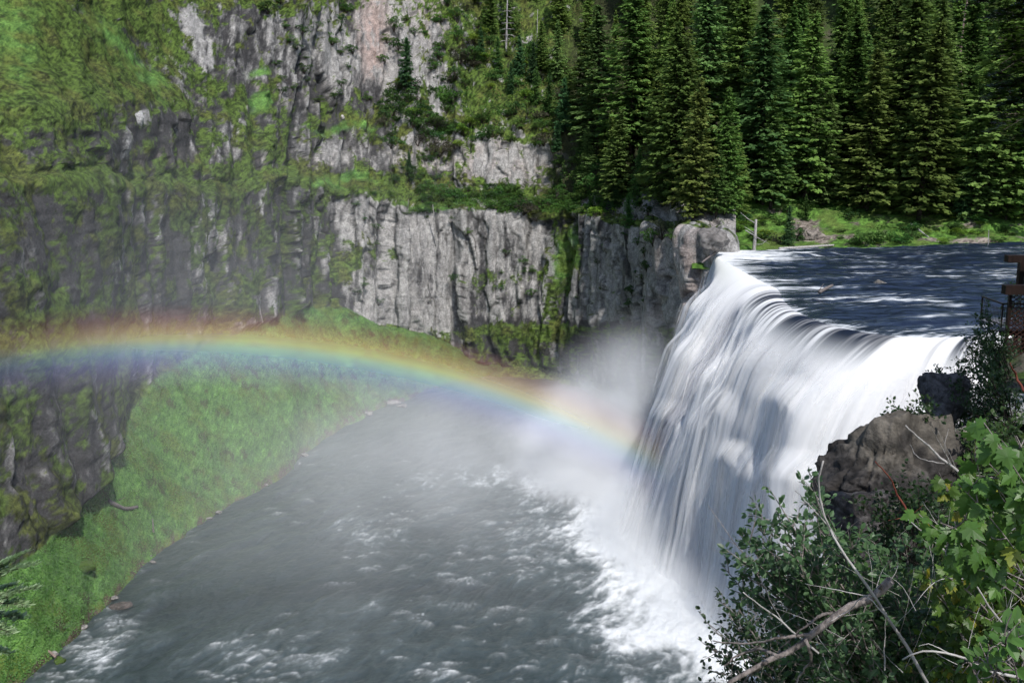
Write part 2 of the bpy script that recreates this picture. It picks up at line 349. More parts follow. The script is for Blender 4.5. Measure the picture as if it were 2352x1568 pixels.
    mc = mixc((.018, .028, .008), (.105, .165, .032), sstep(.3, .68, f1)); mc = mixc(mc, mc*np.array([1.1, .78, .9])+.004, sstep(.45, .7, f2)*.8)
    gc = mixc((.060, .135, .034), (.135, .265, .062), sstep(.3, .7, f1)); gc = gc*(.66+.68*fbm(G*.45, 4, 178))[..., None]; gc = mixc(gc, (.06, .05, .028), .75*sstep(.62, .70, fbm(G*.6+5, 4, 180))); gc = mixc(gc, mixc((.07, .10, .02), (.13, .17, .03), f1), sstep(.48, .72, f2)*.7)
    yl = strip**.5*.7; gc = mixc(gc, (.13, .14, .025), np.clip(yl*sstep(.4, .6, fbm(G*.6, 3, 177)), 0, 1)*(s < 2))
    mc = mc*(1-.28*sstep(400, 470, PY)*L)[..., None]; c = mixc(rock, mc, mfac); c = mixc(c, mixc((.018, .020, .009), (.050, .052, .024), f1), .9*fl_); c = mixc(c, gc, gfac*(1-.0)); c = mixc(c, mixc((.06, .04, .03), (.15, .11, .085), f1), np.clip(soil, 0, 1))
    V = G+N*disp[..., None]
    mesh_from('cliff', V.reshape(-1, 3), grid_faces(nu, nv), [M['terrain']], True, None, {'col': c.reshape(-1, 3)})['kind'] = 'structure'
    return X, V
WX, WV = build_wall()
# far bank and forest slope right of the falls
def bank_keys(X):
    X = np.asarray(X, float); y0 = I(X, [1600, 1700, 2400, 3400], [181, 178, 179, 186]); o = []
    o.append(at_y(X, X*0+578, y0-6)); o[-1][:, 2] = -3
    o.append(at_y(X, X*0+566, y0)); o[-1][:, 2] = -.1
    for py, d in ((545, 5), (505, 14), (430, 28), (250, 58), (100, 82), (-20, 102), (-400, 170)): o.append(at_y(X, X*0+py, y0+d))
    return o
BSEG = [4, 16, 30, 40, 50, 30, 20, 10]
def build_bank():
    X = np.arange(1590, 3400, 5.0); G = blend_rows(bank_keys(X), BSEG); nu, nv = G.shape[:2]
    for _ in range(6): G[:, 1:-1] = .25*G[:, :-2]+.5*G[:, 1:-1]+.25*G[:, 2:]
    G[..., 2] += ((fbm(G*.12, 4, 91)-.5)*3.0+(fbm(G*.5, 3, 92)-.5)*.9)*np.clip((np.arange(nv)[None]-4)/12, 0, 1)
    PX, PY = proj(G); moss = .75+(fbm(G*.3, 3, 93)-.5)*1.1
    moss = moss-.6*soft(PX, PY, 1860, 535, 50, 26)-.3*soft(PX, PY, 2250, 552, 120, 8)-.4*soft(PX, PY, 1620, 505, 60, 18)
    f1 = fbm(G*1.6, 4, 96, .65); f2 = fbm(G*.25, 3, 97)
    gr = mixc((.035, .075, .014), (.115, .235, .04), sstep(.3, .7, f1)); gr = mixc(gr, (.11, .14, .035), sstep(.5, .75, f2)*.6*sstep(420, 500, PY))
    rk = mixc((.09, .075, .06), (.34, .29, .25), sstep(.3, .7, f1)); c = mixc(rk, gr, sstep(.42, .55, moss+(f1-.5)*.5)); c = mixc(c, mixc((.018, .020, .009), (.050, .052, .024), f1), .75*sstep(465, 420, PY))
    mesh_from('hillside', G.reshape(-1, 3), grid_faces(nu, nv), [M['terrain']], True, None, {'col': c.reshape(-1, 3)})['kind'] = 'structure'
    return X, G
BX, BV = build_bank()
# ------------------------------------------------------------------ waterfall
BR = np.array([(33.5, 174), (31.6, 166), (31.4, 158), (31.6, 148), (31.8, 139), (32.2, 131), (30.8, 122), (30.4, 114), (31.6, 106.5), (34.4, 101.5), (38.4, 99.6), (43, 100.5), (48, 104), (54, 108)], float)
_ftp = [(1600, 1028), (1575, 1048), (1532, 1082), (1495, 1125), (1462, 1180), (1438, 1240), (1506, 1297), (1570, 1340), (1625, 1380), (1690, 1480), (1800, 1570), (1960, 1650), (2160, 1700), (2420, 1700)]
FT = at_z(np.array([p[0] for p in _ftp]), np.array([p[1] for p in _ftp]), -35.0)[:, :2]
def catmull(P, n):
    P = np.asarray(P, float); d = np.concatenate([[0], np.cumsum(np.linalg.norm(np.diff(P, axis=0), axis=1))]); 
    m = np.gradient(P, d, axis=0); s = np.linspace(0, d[-1], n); k = np.clip(np.searchsorted(d, s)-1, 0, len(P)-2); h = (d[k+1]-d[k]); t = (s-d[k])/h
    t = t[:, None]; h = h[:, None]
    return (2*t**3-3*t**2+1)*P[k]+(t**3-2*t**2+t)*h*m[k]+(-2*t**3+3*t**2)*P[k+1]+(t**3-t**2)*h*m[k+1], s/d[-1]
NU = 760
BB, BU = catmull(BR, NU)
FTc = np.stack([np.interp(np.linspace(0, 1, NU), np.linspace(0, 1, len(FT)), FT[:, i]) for i in (0, 1)], -1)
# match foot parameter to brink control parameter
dctl = np.concatenate([[0], np.cumsum(np.linalg.norm(np.diff(BR, axis=0), axis=1))]); dctl /= dctl[-1]
FTc = np.stack([np.interp(BU, dctl, FT[:, i]) for i in (0, 1)], -1)
for _ in range(400): FTc[1:-1] = .25*FTc[:-2]+.5*FTc[1:-1]+.25*FTc[2:]
BLEN = np.concatenate([[0], np.cumsum(np.linalg.norm(np.diff(BB, axis=0), axis=1))])
LUMPS = [(u0, f0, wu, a) for u0, f0, wu, a in ((9, 6.5, 4, 2.2), (16, 11, 4, 1.4), (22, 3.0, 4, 1.2), (29, 12, 4, 1.2), (36, 7, 4, 1.6), (43, 15, 4, 1.6), (50, 7, 4, 2.0), (56, 12, 3.5, 1.6), (62, 9, 4, 1.8), (68, 14, 4, 2.0), (72, 5, 4, 1.5), (78, 11, 4, 2.2), (84, 16, 4, 1.8), (90, 7, 5, 1.6))]
def falls_sheet(name, off, veil, seed, amp, parent=None, zend=-35.4, t0=0.0):
    nv = 200; s = np.linspace(t0, 1.0, nv)**1.15; U = BLEN
    T = s[None]*np.ones((NU, 1)); P = np.zeros((NU, nv, 3)); d = FTc-BB
    P[..., :2] = BB[:, None]+d[:, None]*T[..., None]
    P[..., 2] = zend*(np.sqrt(T**2+.0016)-.04)**1.9/((np.sqrt(1.0016)-.04)**1.9)
    out = nrmz(d); uu = U[:, None]*np.ones((1, nv)); fall = -P[..., 2]
    # strands braid a little as they fall
    ub = uu+(fbm(np.stack([uu*.08, fall*.06, uu*0+1.5], -1), 2, 7)-.5)*3*np.clip(fall/18, 0, 1)
    q = np.stack([ub, fall*.035, np.full_like(uu, 3.1)], -1)
    q2 = np.stack([ub, fall*.035, np.full_like(uu, seed*3.1)], -1)
    r1 = fbm(q*np.array([.17, .5, 1]), 2, 3)-.5; r2 = fbm(q*np.array([.55, .9, 1]), 2, 8)-.5; r3 = fbm(q2*np.array([1.9, 1., 1]), 2, seed+9)-.5
    lump = np.zeros_like(uu)
    for (u0, f0, wu, a) in LUMPS:
        lump += a*np.exp(-((ub-u0)/wu)**2)*sstep(0, 3.5, fall-f0-.25*np.abs(ub-u0))*np.exp(-np.clip(fall-f0, 0, 99)/10)
    g = sstep(.3, 7, fall); disp = amp*g*(r1*6.0+r2*.9)+lump+off*sstep(0, 4, fall)
    P[..., :2] += out[:, None]*disp[..., None]
    # strand brightness: thick white water against thin grey water
    s1 = fbm(q2*np.array([.34, .9, 1]), 3, seed+21)-.5; s2 = fbm(q2*np.array([1.1, 1.1, 1]), 3, seed+23, .55)-.5; s3 = fbm(q2*np.array([3.2, 1.3, 1]), 3, seed+25)-.5
    k = .78+s1*2.3+s2*.75+s3*.18+r1*1.2-.14*sstep(10, 32, fall)+.2*np.clip(lump, 0, 1.5)*np.exp(-np.clip(fall-10, 0, 99)/12)
    k = sstep(.18, .82, k); k = 1-(1-k)*sstep(-1, 6, fall)*.95
    lfF = fbm(np.stack([uu*.8, -fall*.05, uu*0+2], -1), 4, 118, .62)-.5; lnF = fbm(np.stack([uu*1.1, -fall*.10, uu*0], -1), 4, 115, .6)-.5
    bx_, by_ = proj(np.concatenate([BB, np.zeros((NU, 1))], 1)); hole = soft(bx_, by_, 1985, 745, 130, 60)[:, None]; vl = .98+1.9*lfF+.6*lnF-.35*hole
    kl = sstep(.55, 1.05, vl); wl = sstep(4.5, 0.3, fall)*sstep(35, 50, uu)
    c = mixc((.50, .505, .54), (.92, .925, .93), k); c = mixc(c, mixc(mixc((.012, .02, .04), (.16, .19, .22), sstep(0, 3, fall)), (.90, .905, .915), kl), wl)
    c = mixc(c, (.80, .83, .74), .5*sstep(3, .8, fall)*sstep(40, 20, uu))
    nearlip = sstep(1.6, 0, fall)*sstep(20, 45, uu); dk = nearlip*sstep(.5, .3, fbm(q*np.array([.35, 1, 1]), 3, 61))
    c = mixc(c, (.04, .055, .085), dk*0)
    endf = (sstep(0, .03, BU)*sstep(1, .97, BU))[:, None]
    if veil:
        a = np.clip(veil+s1*1.9+s2*1.3+s3*.3, 0, .8)*sstep(1.0, 8, fall)*endf
        c = mixc((.6, .61, .65), (.90, .905, .915), sstep(.3, .8, k))
        cc = np.concatenate([c, a[..., None]], -1)
    else: cc = np.concatenate([c, np.ones_like(uu)[..., None]], -1)
    return mesh_from(name, P.reshape(-1, 3), grid_faces(NU, nv), [M['veil' if veil else 'falls']], True, parent, {'col': cc.reshape(-1, 4)}), P
root = empty('waterfall', (0, 0, 0)); tag(root, 'broad white curtain waterfall pouring over the brink of the dark river into the gorge', 'waterfall')
wf, WP = falls_sheet('water_curtain', 0, 0, 3, 1.0, root)
v1, _ = falls_sheet('spray_veil', .9, .30, 17, 1.05, root, t0=.05)
v2, _ = falls_sheet('spray_veil', 1.9, .12, 29, 1.1, root, t0=.10)
# rock wall behind the curtain
def build_back():
    nv = 30; z = np.linspace(.0, -38, nv); back = nrmz(BB-FTc); G = np.zeros((NU//3+1, nv, 3)); b = BB[::3][:NU//3+1]; k = back[::3][:NU//3+1]
    G = G[:len(b)]; G[..., :2] = b[:, None]+k[:, None]*1.2; G[..., 2] = z[None]-.6
    G[..., :2] += k[:, None]*((fbm(G*.3, 3, 8)-.4)*2.0*sstep(0, -4, G[..., 2]))[..., None]
    m = np.full((G.shape[0]*nv, 3), .05)
    mesh_from('gorge_rock', G.reshape(-1, 3), grid_faces(G.shape[0], nv), [M['terrain']], True, None, {'col': m})['kind'] = 'structure'
build_back()
# upper river
def build_river():
    nw = 260; w = np.linspace(0, 1, nw)**1.5; E = np.stack([np.full(NU, 150.0), np.interp(BU, [0, 1], [190, 70])], -1)
    uu = BU[:, None]; back = nrmz(BB-FTc)
    lip = BB+back*0
    P = np.zeros((NU, nw, 3)); dist = w[None]*120
    # leave the brink against the flow, then bend to the upstream direction
    k = np.exp(-dist/9.0)
    straight = lip[:, None]+(E-lip)[:, None]*w[None, :, None]
    P[..., :2] = straight+back[:, None]*(dist*k)[..., None]*.35*(1-sstep(.45, .6, uu))[..., None]; P[..., 1] += sstep(.45, .65, uu)*dist*np.exp(-dist/11.0)*.95; P[..., 0] -= sstep(.45, .65, uu)*dist*np.exp(-dist/11.0)*.35
    up = dist*np.ones((NU, 1))
    P[..., 2] = .012*up+.35*sstep(6, 16, up)*sstep(.35, .7, uu)*1.0
    P[..., 2] += ((fbm(P*np.array([.16, .42, 1]), 4, 101)-.5)*.9+(fbm(P*np.array([.5, 1.2, 1]), 2, 103)-.5)*.25)*sstep(0, 7, up)
    P[:, 0, 2] = 0
    near = sstep(.42, .6, uu); U = (BLEN[:, None]*np.ones((1, nw)))
    # flow-aligned foam: streaks run with the current, crests lie across it upstream
    W = P.copy(); W[..., 1] += (fbm(P*.12, 2, 107)-.5)*7
    a = fbm(W*np.array([.09, .62, 1]), 5, 109, .62)-.5; b = fbm(W*np.array([.30, 2.2, 1]), 4, 111, .6)-.5; cl = fbm(P*np.array([.035, .07, 1]), 2, 113)-.5
    lipn = fbm(np.stack([U*1.1, up*.10, U*0], -1), 4, 115, .6)-.5; lip2 = fbm(np.stack([U*.28, up*.12, U*0+4], -1), 3, 117)-.5
    kl = np.exp(-(up/16)**2)
    v = .26+a*1.7+b*1.2+cl*.8
    # steps in the bed that throw lines of white water
    for y0, sl_, x0, x1, st in ((168, .02, 60, 150, .35), (152, .03, 45, 110, .35), (141, .02, 42, 120, .42), (130, .05, 46, 90, .4), (124, 0, 60, 120, .3)):
        yl = y0+sl_*(P[..., 0]-60)+(fbm(P*.06, 2, 119)-.5)*6; v = v+st*np.exp(-((P[..., 1]-yl)/1.0)**2)*sstep(x0-10, x0+6, P[..., 0])*sstep(x1+15, x1-10, P[..., 0])*(.5+1.6*(fbm(P*np.array([.2, .2, 1]), 2, 121)-.3))
    far_lip = (.62*np.exp(-up/9)*sstep(.5, .2, uu)+.30*sstep(.3, .05, uu)*np.exp(-up/30))
    near_lip = 0
    v = v*(1-.35*kl)+kl*(lipn*1.0+lip2*1.1)+far_lip+near_lip+.25*np.exp(-up/3)-.05*sstep(40, 90, up)
    RX, RY = proj(P); ytop = I(RX, [1780, 1850, 1900, 2000, 2080, 2160, 2240, 2350], [640, 652, 668, 672, 678, 690, 712, 740])
    zone = sstep(-9, 6, RY-ytop+lipn*26)*sstep(1770, 1800, RX); lf = fbm(np.stack([U*.8, up*.05, U*0+2], -1), 4, 118, .62)-.5
    v = v*(1-.5*zone)+zone*(.50+1.9*lf+.6*lipn)-.75*zone*soft(RX, RY, 1985+lip2*80, 722, 95, 18)*(.8+1.5*lipn)+.35*np.exp(-up/1.2)
    v = v+.25*soft(RX, RY, 1740, 592, 110, 22)-.3*soft(RX, RY, 1860, 625, 80, 18)
    fg = fbm(W*np.array([1.1, 2.6, 1]), 4, 123, .65)-.5; v = v+fg*.9; k = sstep(.60, 1.45, v)*.95; soft_ = sstep(.25, 1.0, v)
    c = mixc((.006, .010, .024), (.018, .028, .056), np.clip(b*1.2+.5, 0, 1)); c = mixc(c, (.14, .18, .22), soft_*.45); c = mixc(c, (.82, .835, .84), k)
    rg = (.22+.45*k)[..., None]
    mesh_from('upper_river', P.reshape(-1, 3), grid_faces(NU, nw), [M['water']], True, None, {'col': np.concatenate([c, rg], -1).reshape(-1, 4)})['kind'] = 'structure'
build_river()
# pool
def build_pool():
    xs = np.concatenate([np.arange(-1500, -40, 30.), np.arange(-40, 1960, 2.5), np.arange(1960, 2500, 30.)]); ys = np.concatenate([np.arange(836, 1580, 2.3), np.arange(1580, 2400, 24.)])
    PX, PY = np.meshgrid(xs, ys, indexing='ij'); P = at_z(PX, PY, -35.0); X, Y = P[..., 0], P[..., 1]
    ft = FTc[::12]; D = np.full(X.shape, 99.)
    for a in ft: D = np.minimum(D, np.hypot(X-a[0], Y-a[1]))
    W = P.copy(); W[..., 2] = 0; wv = fbm(W*.07, 3, 205)-.5; wv2 = fbm(W*.07+9, 3, 207)-.5
    Wd = W+np.stack([wv, wv2, wv*0], -1)*6
    fx, fy = math.cos(R(245)), math.sin(R(245))             # current: towards the camera and to the left
    A = Wd[..., 0]*fx+Wd[..., 1]*fy; B = -Wd[..., 0]*fy+Wd[..., 1]*fx
    fl = np.stack([A*.22, B*.42, A*0], -1); sw = fbm(fl, 5, 211, .6)-.5; swf = fbm(fl*np.array([2.2, 3.2, 1]), 4, 213, .6)-.5; cl = fbm(W*.055, 3, 215)-.5
    crest = np.zeros_like(X); rng = np.random.default_rng(5)
    def stamp(cx, cy, L, Tn, amt, ang, seed):
        r0 = 3.2*max(L, Tn); du, dv = math.cos(ang), math.sin(ang)
        ci = np.searchsorted(xs, cx); pxw = int(np.clip(r0*26/2.5*(100/max(60, 1)), 8, 90)); 
        p = at_z(np.array([cx]), np.array([cy]), -35.0)[0]; cj = np.searchsorted(ys, cy)
        sc_ = F/np.linalg.norm(p-CAM); hw = int(r0*sc_/2.5)+2; hh = int(r0*sc_*.45/2.3)+2
        i0, i1, j0, j1 = max(ci-hw, 0), min(ci+hw, len(xs)), max(cj-hh, 0), min(cj+hh, len(ys))
        if i1 <= i0 or j1 <= j0: return
        dx = X[i0:i1, j0:j1]-p[0]; dy = Y[i0:i1, j0:j1]-p[1]
        a = dx*du+dy*dv; b = -dx*dv+dy*du; b = b+.35*a*a/L+(vnoise(np.stack([a*1.3, a*0+seed, a*0], -1), 3)-.5)*.8*L*.5
        n = fbm(np.stack([a*3.6, b*1.1, a*0+seed], -1), 2, 9)*1.5-.25; n = np.clip(n, 0, 1)
        k = np.exp(-(a/L)**2)*np.where(b > 0, np.exp(-(b/.12)**2), np.exp(np.minimum(b, 0)/Tn*(1.8-n)))*(.05+1.3*n)
        crest[i0:i1, j0:j1] = np.maximum(crest[i0:i1, j0:j1], amt*k)
    groups = [(1150, 1100, 260, 35, 60, 1.), (1000, 1075, 60, 30, 16, .9), (660, 1160, 40, 30, 12, 1.), (880, 1210, 80, 45, 26, .95), (830, 1290, 60, 60, 22, .85), (1250, 1180, 130, 60, 40, .8), (1100, 1250, 150, 60, 34, .75),
              (1260, 1270, 120, 60, 46, .9), (1120, 1420, 200, 90, 40, .7), (1000, 1540, 70, 30, 12, 1.), (640, 1500, 110, 45, 30, .95), (560, 1560, 120, 25, 18, .95), (940, 1370, 90, 50, 14, .7), (1440, 1430, 70, 60, 40, .9), (1330, 1500, 160, 60, 26, .7),
              (215, 1500, 60, 55, 46, 1.), (262, 1420, 38, 35, 24, 1.), (130, 1550, 60, 20, 14, .9), (430, 1230, 70, 70, 12, .5), (330, 1350, 60, 90, 10, .4), (1350, 1130, 130, 40, 46, .9), (900, 1030, 180, 30, 18, .6), (700, 1080, 60, 40, 10, .8), (1400, 1330, 60, 40, 30, 1.), (1160, 1190, 160, 40, 22, .7)]
    for gx, gy, rx, ry, n, amt in groups:
        for i in range(int(n*.95)):
            x, y = rng.normal(gx, rx*.6), rng.normal(gy, ry*.6)
            if y < 900 or x > 1900: continue
            L = rng.uniform(.22, .95)*(1 if rng.random() > .10 else 1.9); stamp(x, y, L, L*rng.uniform(.35, .8), amt*rng.uniform(.15, .75), R(rng.uniform(-22, 22)), rng.uniform(0, 50))
    foam = 1.05*np.exp(-(D/6.5)**1.2)+.40*np.exp(-(D/17)**2)+.12*np.exp(-D/35)
    foam = foam+.22*soft(PX, PY, 1080, 1100, 240, 45)+.22*soft(PX, PY, 860, 1235, 130, 60)+.25*soft(PX, PY, 640, 1515, 150, 50)+.42*soft(PX, PY, 215, 1500, 75, 60)+.35*soft(PX, PY, 262, 1425, 45, 35)+.2*soft(PX, PY, 1000, 1545, 90, 35)+.25*soft(PX, PY, 1450, 1440, 110, 50)
    foam = foam+.20*soft(PX, PY, 1330, 1100, 160, 40)-.30*soft(PX, PY, 1560, 1525, 110, 45)-.05*soft(PX, PY, 450, 1330, 250, 160)
    ff = fbm(np.stack([A*1.6, B*2.4, A*0], -1), 4, 217, .65)-.5; v = sw*.75+swf*.75+cl*.5+foam+ff*(.5-.25*np.exp(-(D/14)**2))
    k = sstep(.38, .95, v)*.95; softk = sstep(-.1, .75, v)
    P[..., 2] += sw*(.5+1.6*np.exp(-D/9))+swf*(.15+.3*np.exp(-D/9))+.03*crest
    base = mixc((.026, .039, .041), (.048, .066, .067), np.clip(sw+.5, 0, 1)); base = mixc(base, (.16, .20, .21), softk*.36)
    c = mixc(base, (.78, .80, .81), k); c = mixc(c, (.85, .87, .87), np.clip(crest, 0, .92))
    rg = (.32+.4*np.clip(k+crest, 0, 1))[..., None]
    o = mesh_from('pool', P.reshape(-1, 3), grid_faces(len(xs), len(ys))[:, ::-1], [M['water']], True, None, {'col': np.concatenate([c, rg], -1).reshape(-1, 4)}); o['kind'] = 'structure'
build_pool()
# ------------------------------------------------------------------ spray and rainbow
def mat_mist():
    t = NT('spray'); P = t.n('NewGeometry').outputs['Position']
    P = t.pos((1, 1, 1))
    nz = t.noise(P, .06, 3, .6, .5); dens = None
    for (cx, cy, cz), (rx, ry, rz), amp, torn in MISTS:
        mp = t.n('Mapping', vector_type='POINT'); t.put(mp.inputs['Vector'], P); mp.inputs['Location'].default_value = (-cx/rx, -cy/ry, -cz/rz); mp.inputs['Scale'].default_value = (1/rx, 1/ry, 1/rz)
        ln = t.n('VectorMath', operation='LENGTH'); t.put(ln.inputs[0], mp.outputs[0]); g = t.ramp(ln.outputs['Value'], 1.05, 0.0)
        g = t.math('POWER', t.math('MAXIMUM', t.math('SUBTRACT', g, t.math('MULTIPLY', t.ramp(nz, .62, .35), torn)), 0.0), 1.4)
        g = t.math('MULTIPLY', g, amp); dens = g if dens is None else t.math('ADD', dens, g)
    d = t.math('MULTIPLY', dens, t.ramp(nz, .30, .68, .6, 1.3))
    v = t.n('VolumePrincipled'); t.put(v.inputs['Density'], d); v.inputs['Color'].default_value = (.94, .965, .995, 1); v.inputs['Anisotropy'].default_value = -.5
    m = t.end(None, v.outputs[0]); m.cycles.volume_step_rate = 1.0; return m
# centre, radii, density
MISTS = [((17, 182, -25), (16, 22, 17), .05, .22), ((12, 166, -34), (18, 28, 16), .95, .26), ((18, 146, -34), (11, 30, 12), .40, .35), ((8, 172, -34), (20, 30, 11), .08, .2), ((-6, 178, -34), (46, 56, 15), .014, .08), ((22, 168, -24), (12, 20, 17), .05, .3), ((-12, 150, -33), (56, 80, 20), .0080, 0.0), ((20, 118, -36), (12, 26, 10), .16, .25), ((-40, 130, -6), (54, 60, 40), .0022, 0.0)]
mb = MB(); mb.box((-25, 152, -2), (140, 150, 74)); mist = mb.build('spray_mist', mat_mist()); tag(mist, 'white spray mist rising from the foot of the waterfall', None, None, 'stuff')
mist.location = (0, 0, 0)
# ------------------------------------------------------------------ rainbow
AXD = np.array([math.sin(R(-20.6))*math.cos(R(51.8)), math.cos(R(-20.6))*math.cos(R(51.8)), -math.sin(R(51.8))])
def build_rainbow():
    e1 = nrmz(np.cross(AXD, [0, 0, 1.0])); e2 = np.cross(e1, AXD); e2 = e2 if e2[2] > 0 else -e2
    cols = [(39.0, (.6, .62, .75), 0), (39.7, (.52, .50, .80), .14), (40.35, (.42, .48, .88), .30), (40.8, (.46, .70, .90), .38), (41.15, (.62, .85, .72), .44), (41.5, (.93, .88, .42), .44), (41.95, (.93, .62, .26), .36), (42.5, (.62, .24, .16), .22), (43.3, (.40, .14, .11), 0)]
    th = np.linspace(39.0, 43.3, 44); kc = [c[0] for c in cols]
    C = np.stack([np.interp(th, kc, [c[1][i] for c in cols]) for i in range(3)], -1); A = np.interp(th, kc, [c[2] for c in cols])
    ph = np.linspace(R(-46), R(62), 260); T, PH = np.meshgrid(np.radians(th), ph, indexing='ij')
    D = np.cos(T)[..., None]*AXD+np.sin(T)[..., None]*(np.cos(PH)[..., None]*e2+np.sin(PH)[..., None]*e1)
    sgn = 1 if (D[0, -1]@RT) > (D[0, 0]@RT) else -1
    dist = np.interp(PH*sgn, [R(-45), R(0), R(30), R(60)], [86, 96, 104, 112])
    V = CAM+D*dist[..., None]; px, py = proj(V)
    a = A[:, None]*np.interp(px, [-200, 0, 130, 350, 650, 900, 1250, 1430, 1540], [.15, .26, .45, .80, .88, .92, .85, .6, 0])
    col = np.concatenate([np.repeat(C[:, None], len(ph), 1), a[..., None]], -1)
    t = NT('rainbow_light'); at = t.n('Attribute', attribute_name='col'); df = t.n('BsdfDiffuse'); t.put(df.inputs[0], at.outputs['Color']); tl = t.n('BsdfTranslucent'); t.put(tl.inputs[0], at.outputs['Color'])
    m0 = t.n('MixShader'); m0.inputs[0].default_value = .3; t.put(m0.inputs[1], df.outputs[0]); t.put(m0.inputs[2], tl.outputs[0])
    tp = t.n('BsdfTransparent'); m2 = t.n('MixShader'); t.put(m2.inputs[0], at.outputs['Alpha']); t.put(m2.inputs[1], tp.outputs[0]); t.put(m2.inputs[2], m0.outputs[0])
    o = mesh_from('rainbow', V.reshape(-1, 3), grid_faces(*V.shape[:2]), [t.end(m2.outputs[0])], True, None, {'col': col.reshape(-1, 4)})
    o.visible_shadow = True; tag(o, 'soft rainbow arching over the green slope and river in the spray', 'rainbow')
build_rainbow()
# ------------------------------------------------------------------ plant materials
def mat_leaf(name, transl=.3, rough=.55, vary=.25, huev=.03, spec=.3):
    t = NT(name); at = t.n('Attribute', attribute_name='col'); oi = t.n('ObjectInfo')
    hs = t.n('HueSaturation'); t.put(hs.inputs['Hue'], t.ramp(oi.outputs['Random'], 0, 1, .5-huev, .5+huev, False)); t.put(hs.inputs['Color'], at.outputs['Color'])
    r2 = t.math('FRACT', t.math('MULTIPLY', oi.outputs['Random'], 7.31)); t.put(hs.inputs['Value'], t.ramp(r2, 0, 1, 1-vary, 1+vary, False))
    p = t.bsdf(hs.outputs[0], rough, None, spec); tr = t.n('BsdfTranslucent'); t.put(tr.inputs[0], hs.outputs[0]); ms = t.n('MixShader'); ms.inputs[0].default_value = transl
    t.put(ms.inputs[1], p); t.put(ms.inputs[2], tr.outputs[0]); return t.end(ms.outputs[0])
M['needles'] = mat_leaf('fir_needles', .4, .7, .42, .022, .15); M['leaf'] = mat_leaf('leaves', .3, .6, .22, .02, .2); M['near_leaf'] = mat_leaf('near_leaves', .35, .42, .08, .01, .4)
def mat_wood(name, a, b, sc=6, rough=.9):
    t = NT(name); P = t.pos((1, 1, .25)); n = t.noise(P, sc, 5, .65); return t.end(t.bsdf(t.mix(t.ramp(n, .3, .7), a, b), rough, t.bump(n, .6, .05), .2))
M['bark'] = mat_wood('bark', (.022, .018, .015), (.075, .06, .05)); M['grey_wood'] = mat_wood('bleached_wood', (.20, .185, .175), (.50, .48, .46)); M['red_bark'] = mat_wood('weathered_wood', (.16, .11, .09), (.38, .29, .25))
M['twig'] = mat_wood('twigs', (.12, .10, .095), (.34, .30, .28), 20); M['red_twig'] = mat_wood('red_twigs', (.10, .025, .02), (.22, .07, .045), 20)
M['branch'] = mat_wood('dead_branch_bark', (.05, .042, .038), (.30, .26, .24), 24)
# ------------------------------------------------------------------ where things stand: nearest ground vertex seen at a pixel
from mathutils.kdtree import KDTree
def make_lookup(Vs, sx, sy):
    A = np.concatenate([V[::sx, ::sy].reshape(-1, 3) for V in Vs]); px, py = proj(A); kd = KDTree(len(A))
    for i in range(len(A)): kd.insert((px[i], py[i], 0), i)
    kd.balance(); D = np.linalg.norm(A-CAM, axis=1)
    def f(x, y):
        c = kd.find_n((x, y, 0), 6); dm = c[0][2]; c = [k for k in c if k[2] < dm+5]
        return A[min((k[1] for k in c), key=lambda i: D[i])]
    return f
_bcut = BV[np.searchsorted(BX, 1690):]
ground = make_lookup([WV[:, 80:], _bcut], 4, 2); talus_at = make_lookup([WV[:, 4:76]], 3, 1)
def tris_quads(C, dirs, ups, L, Wd):
    """a diamond-ish leaf quad for each centre"""
    d = nrmz(dirs); s = nrmz(np.cross(d, ups)); L = np.asarray(L)[..., None]; Wd = np.asarray(Wd)[..., None]
    V = np.stack([C-d*L*.5, C+s*Wd*.5+d*L*.05, C+d*L*.5, C-s*Wd*.5+d*L*.05], 1); n = len(C)
    return V.reshape(-1, 3), np.arange(n*4).reshape(-1, 4)
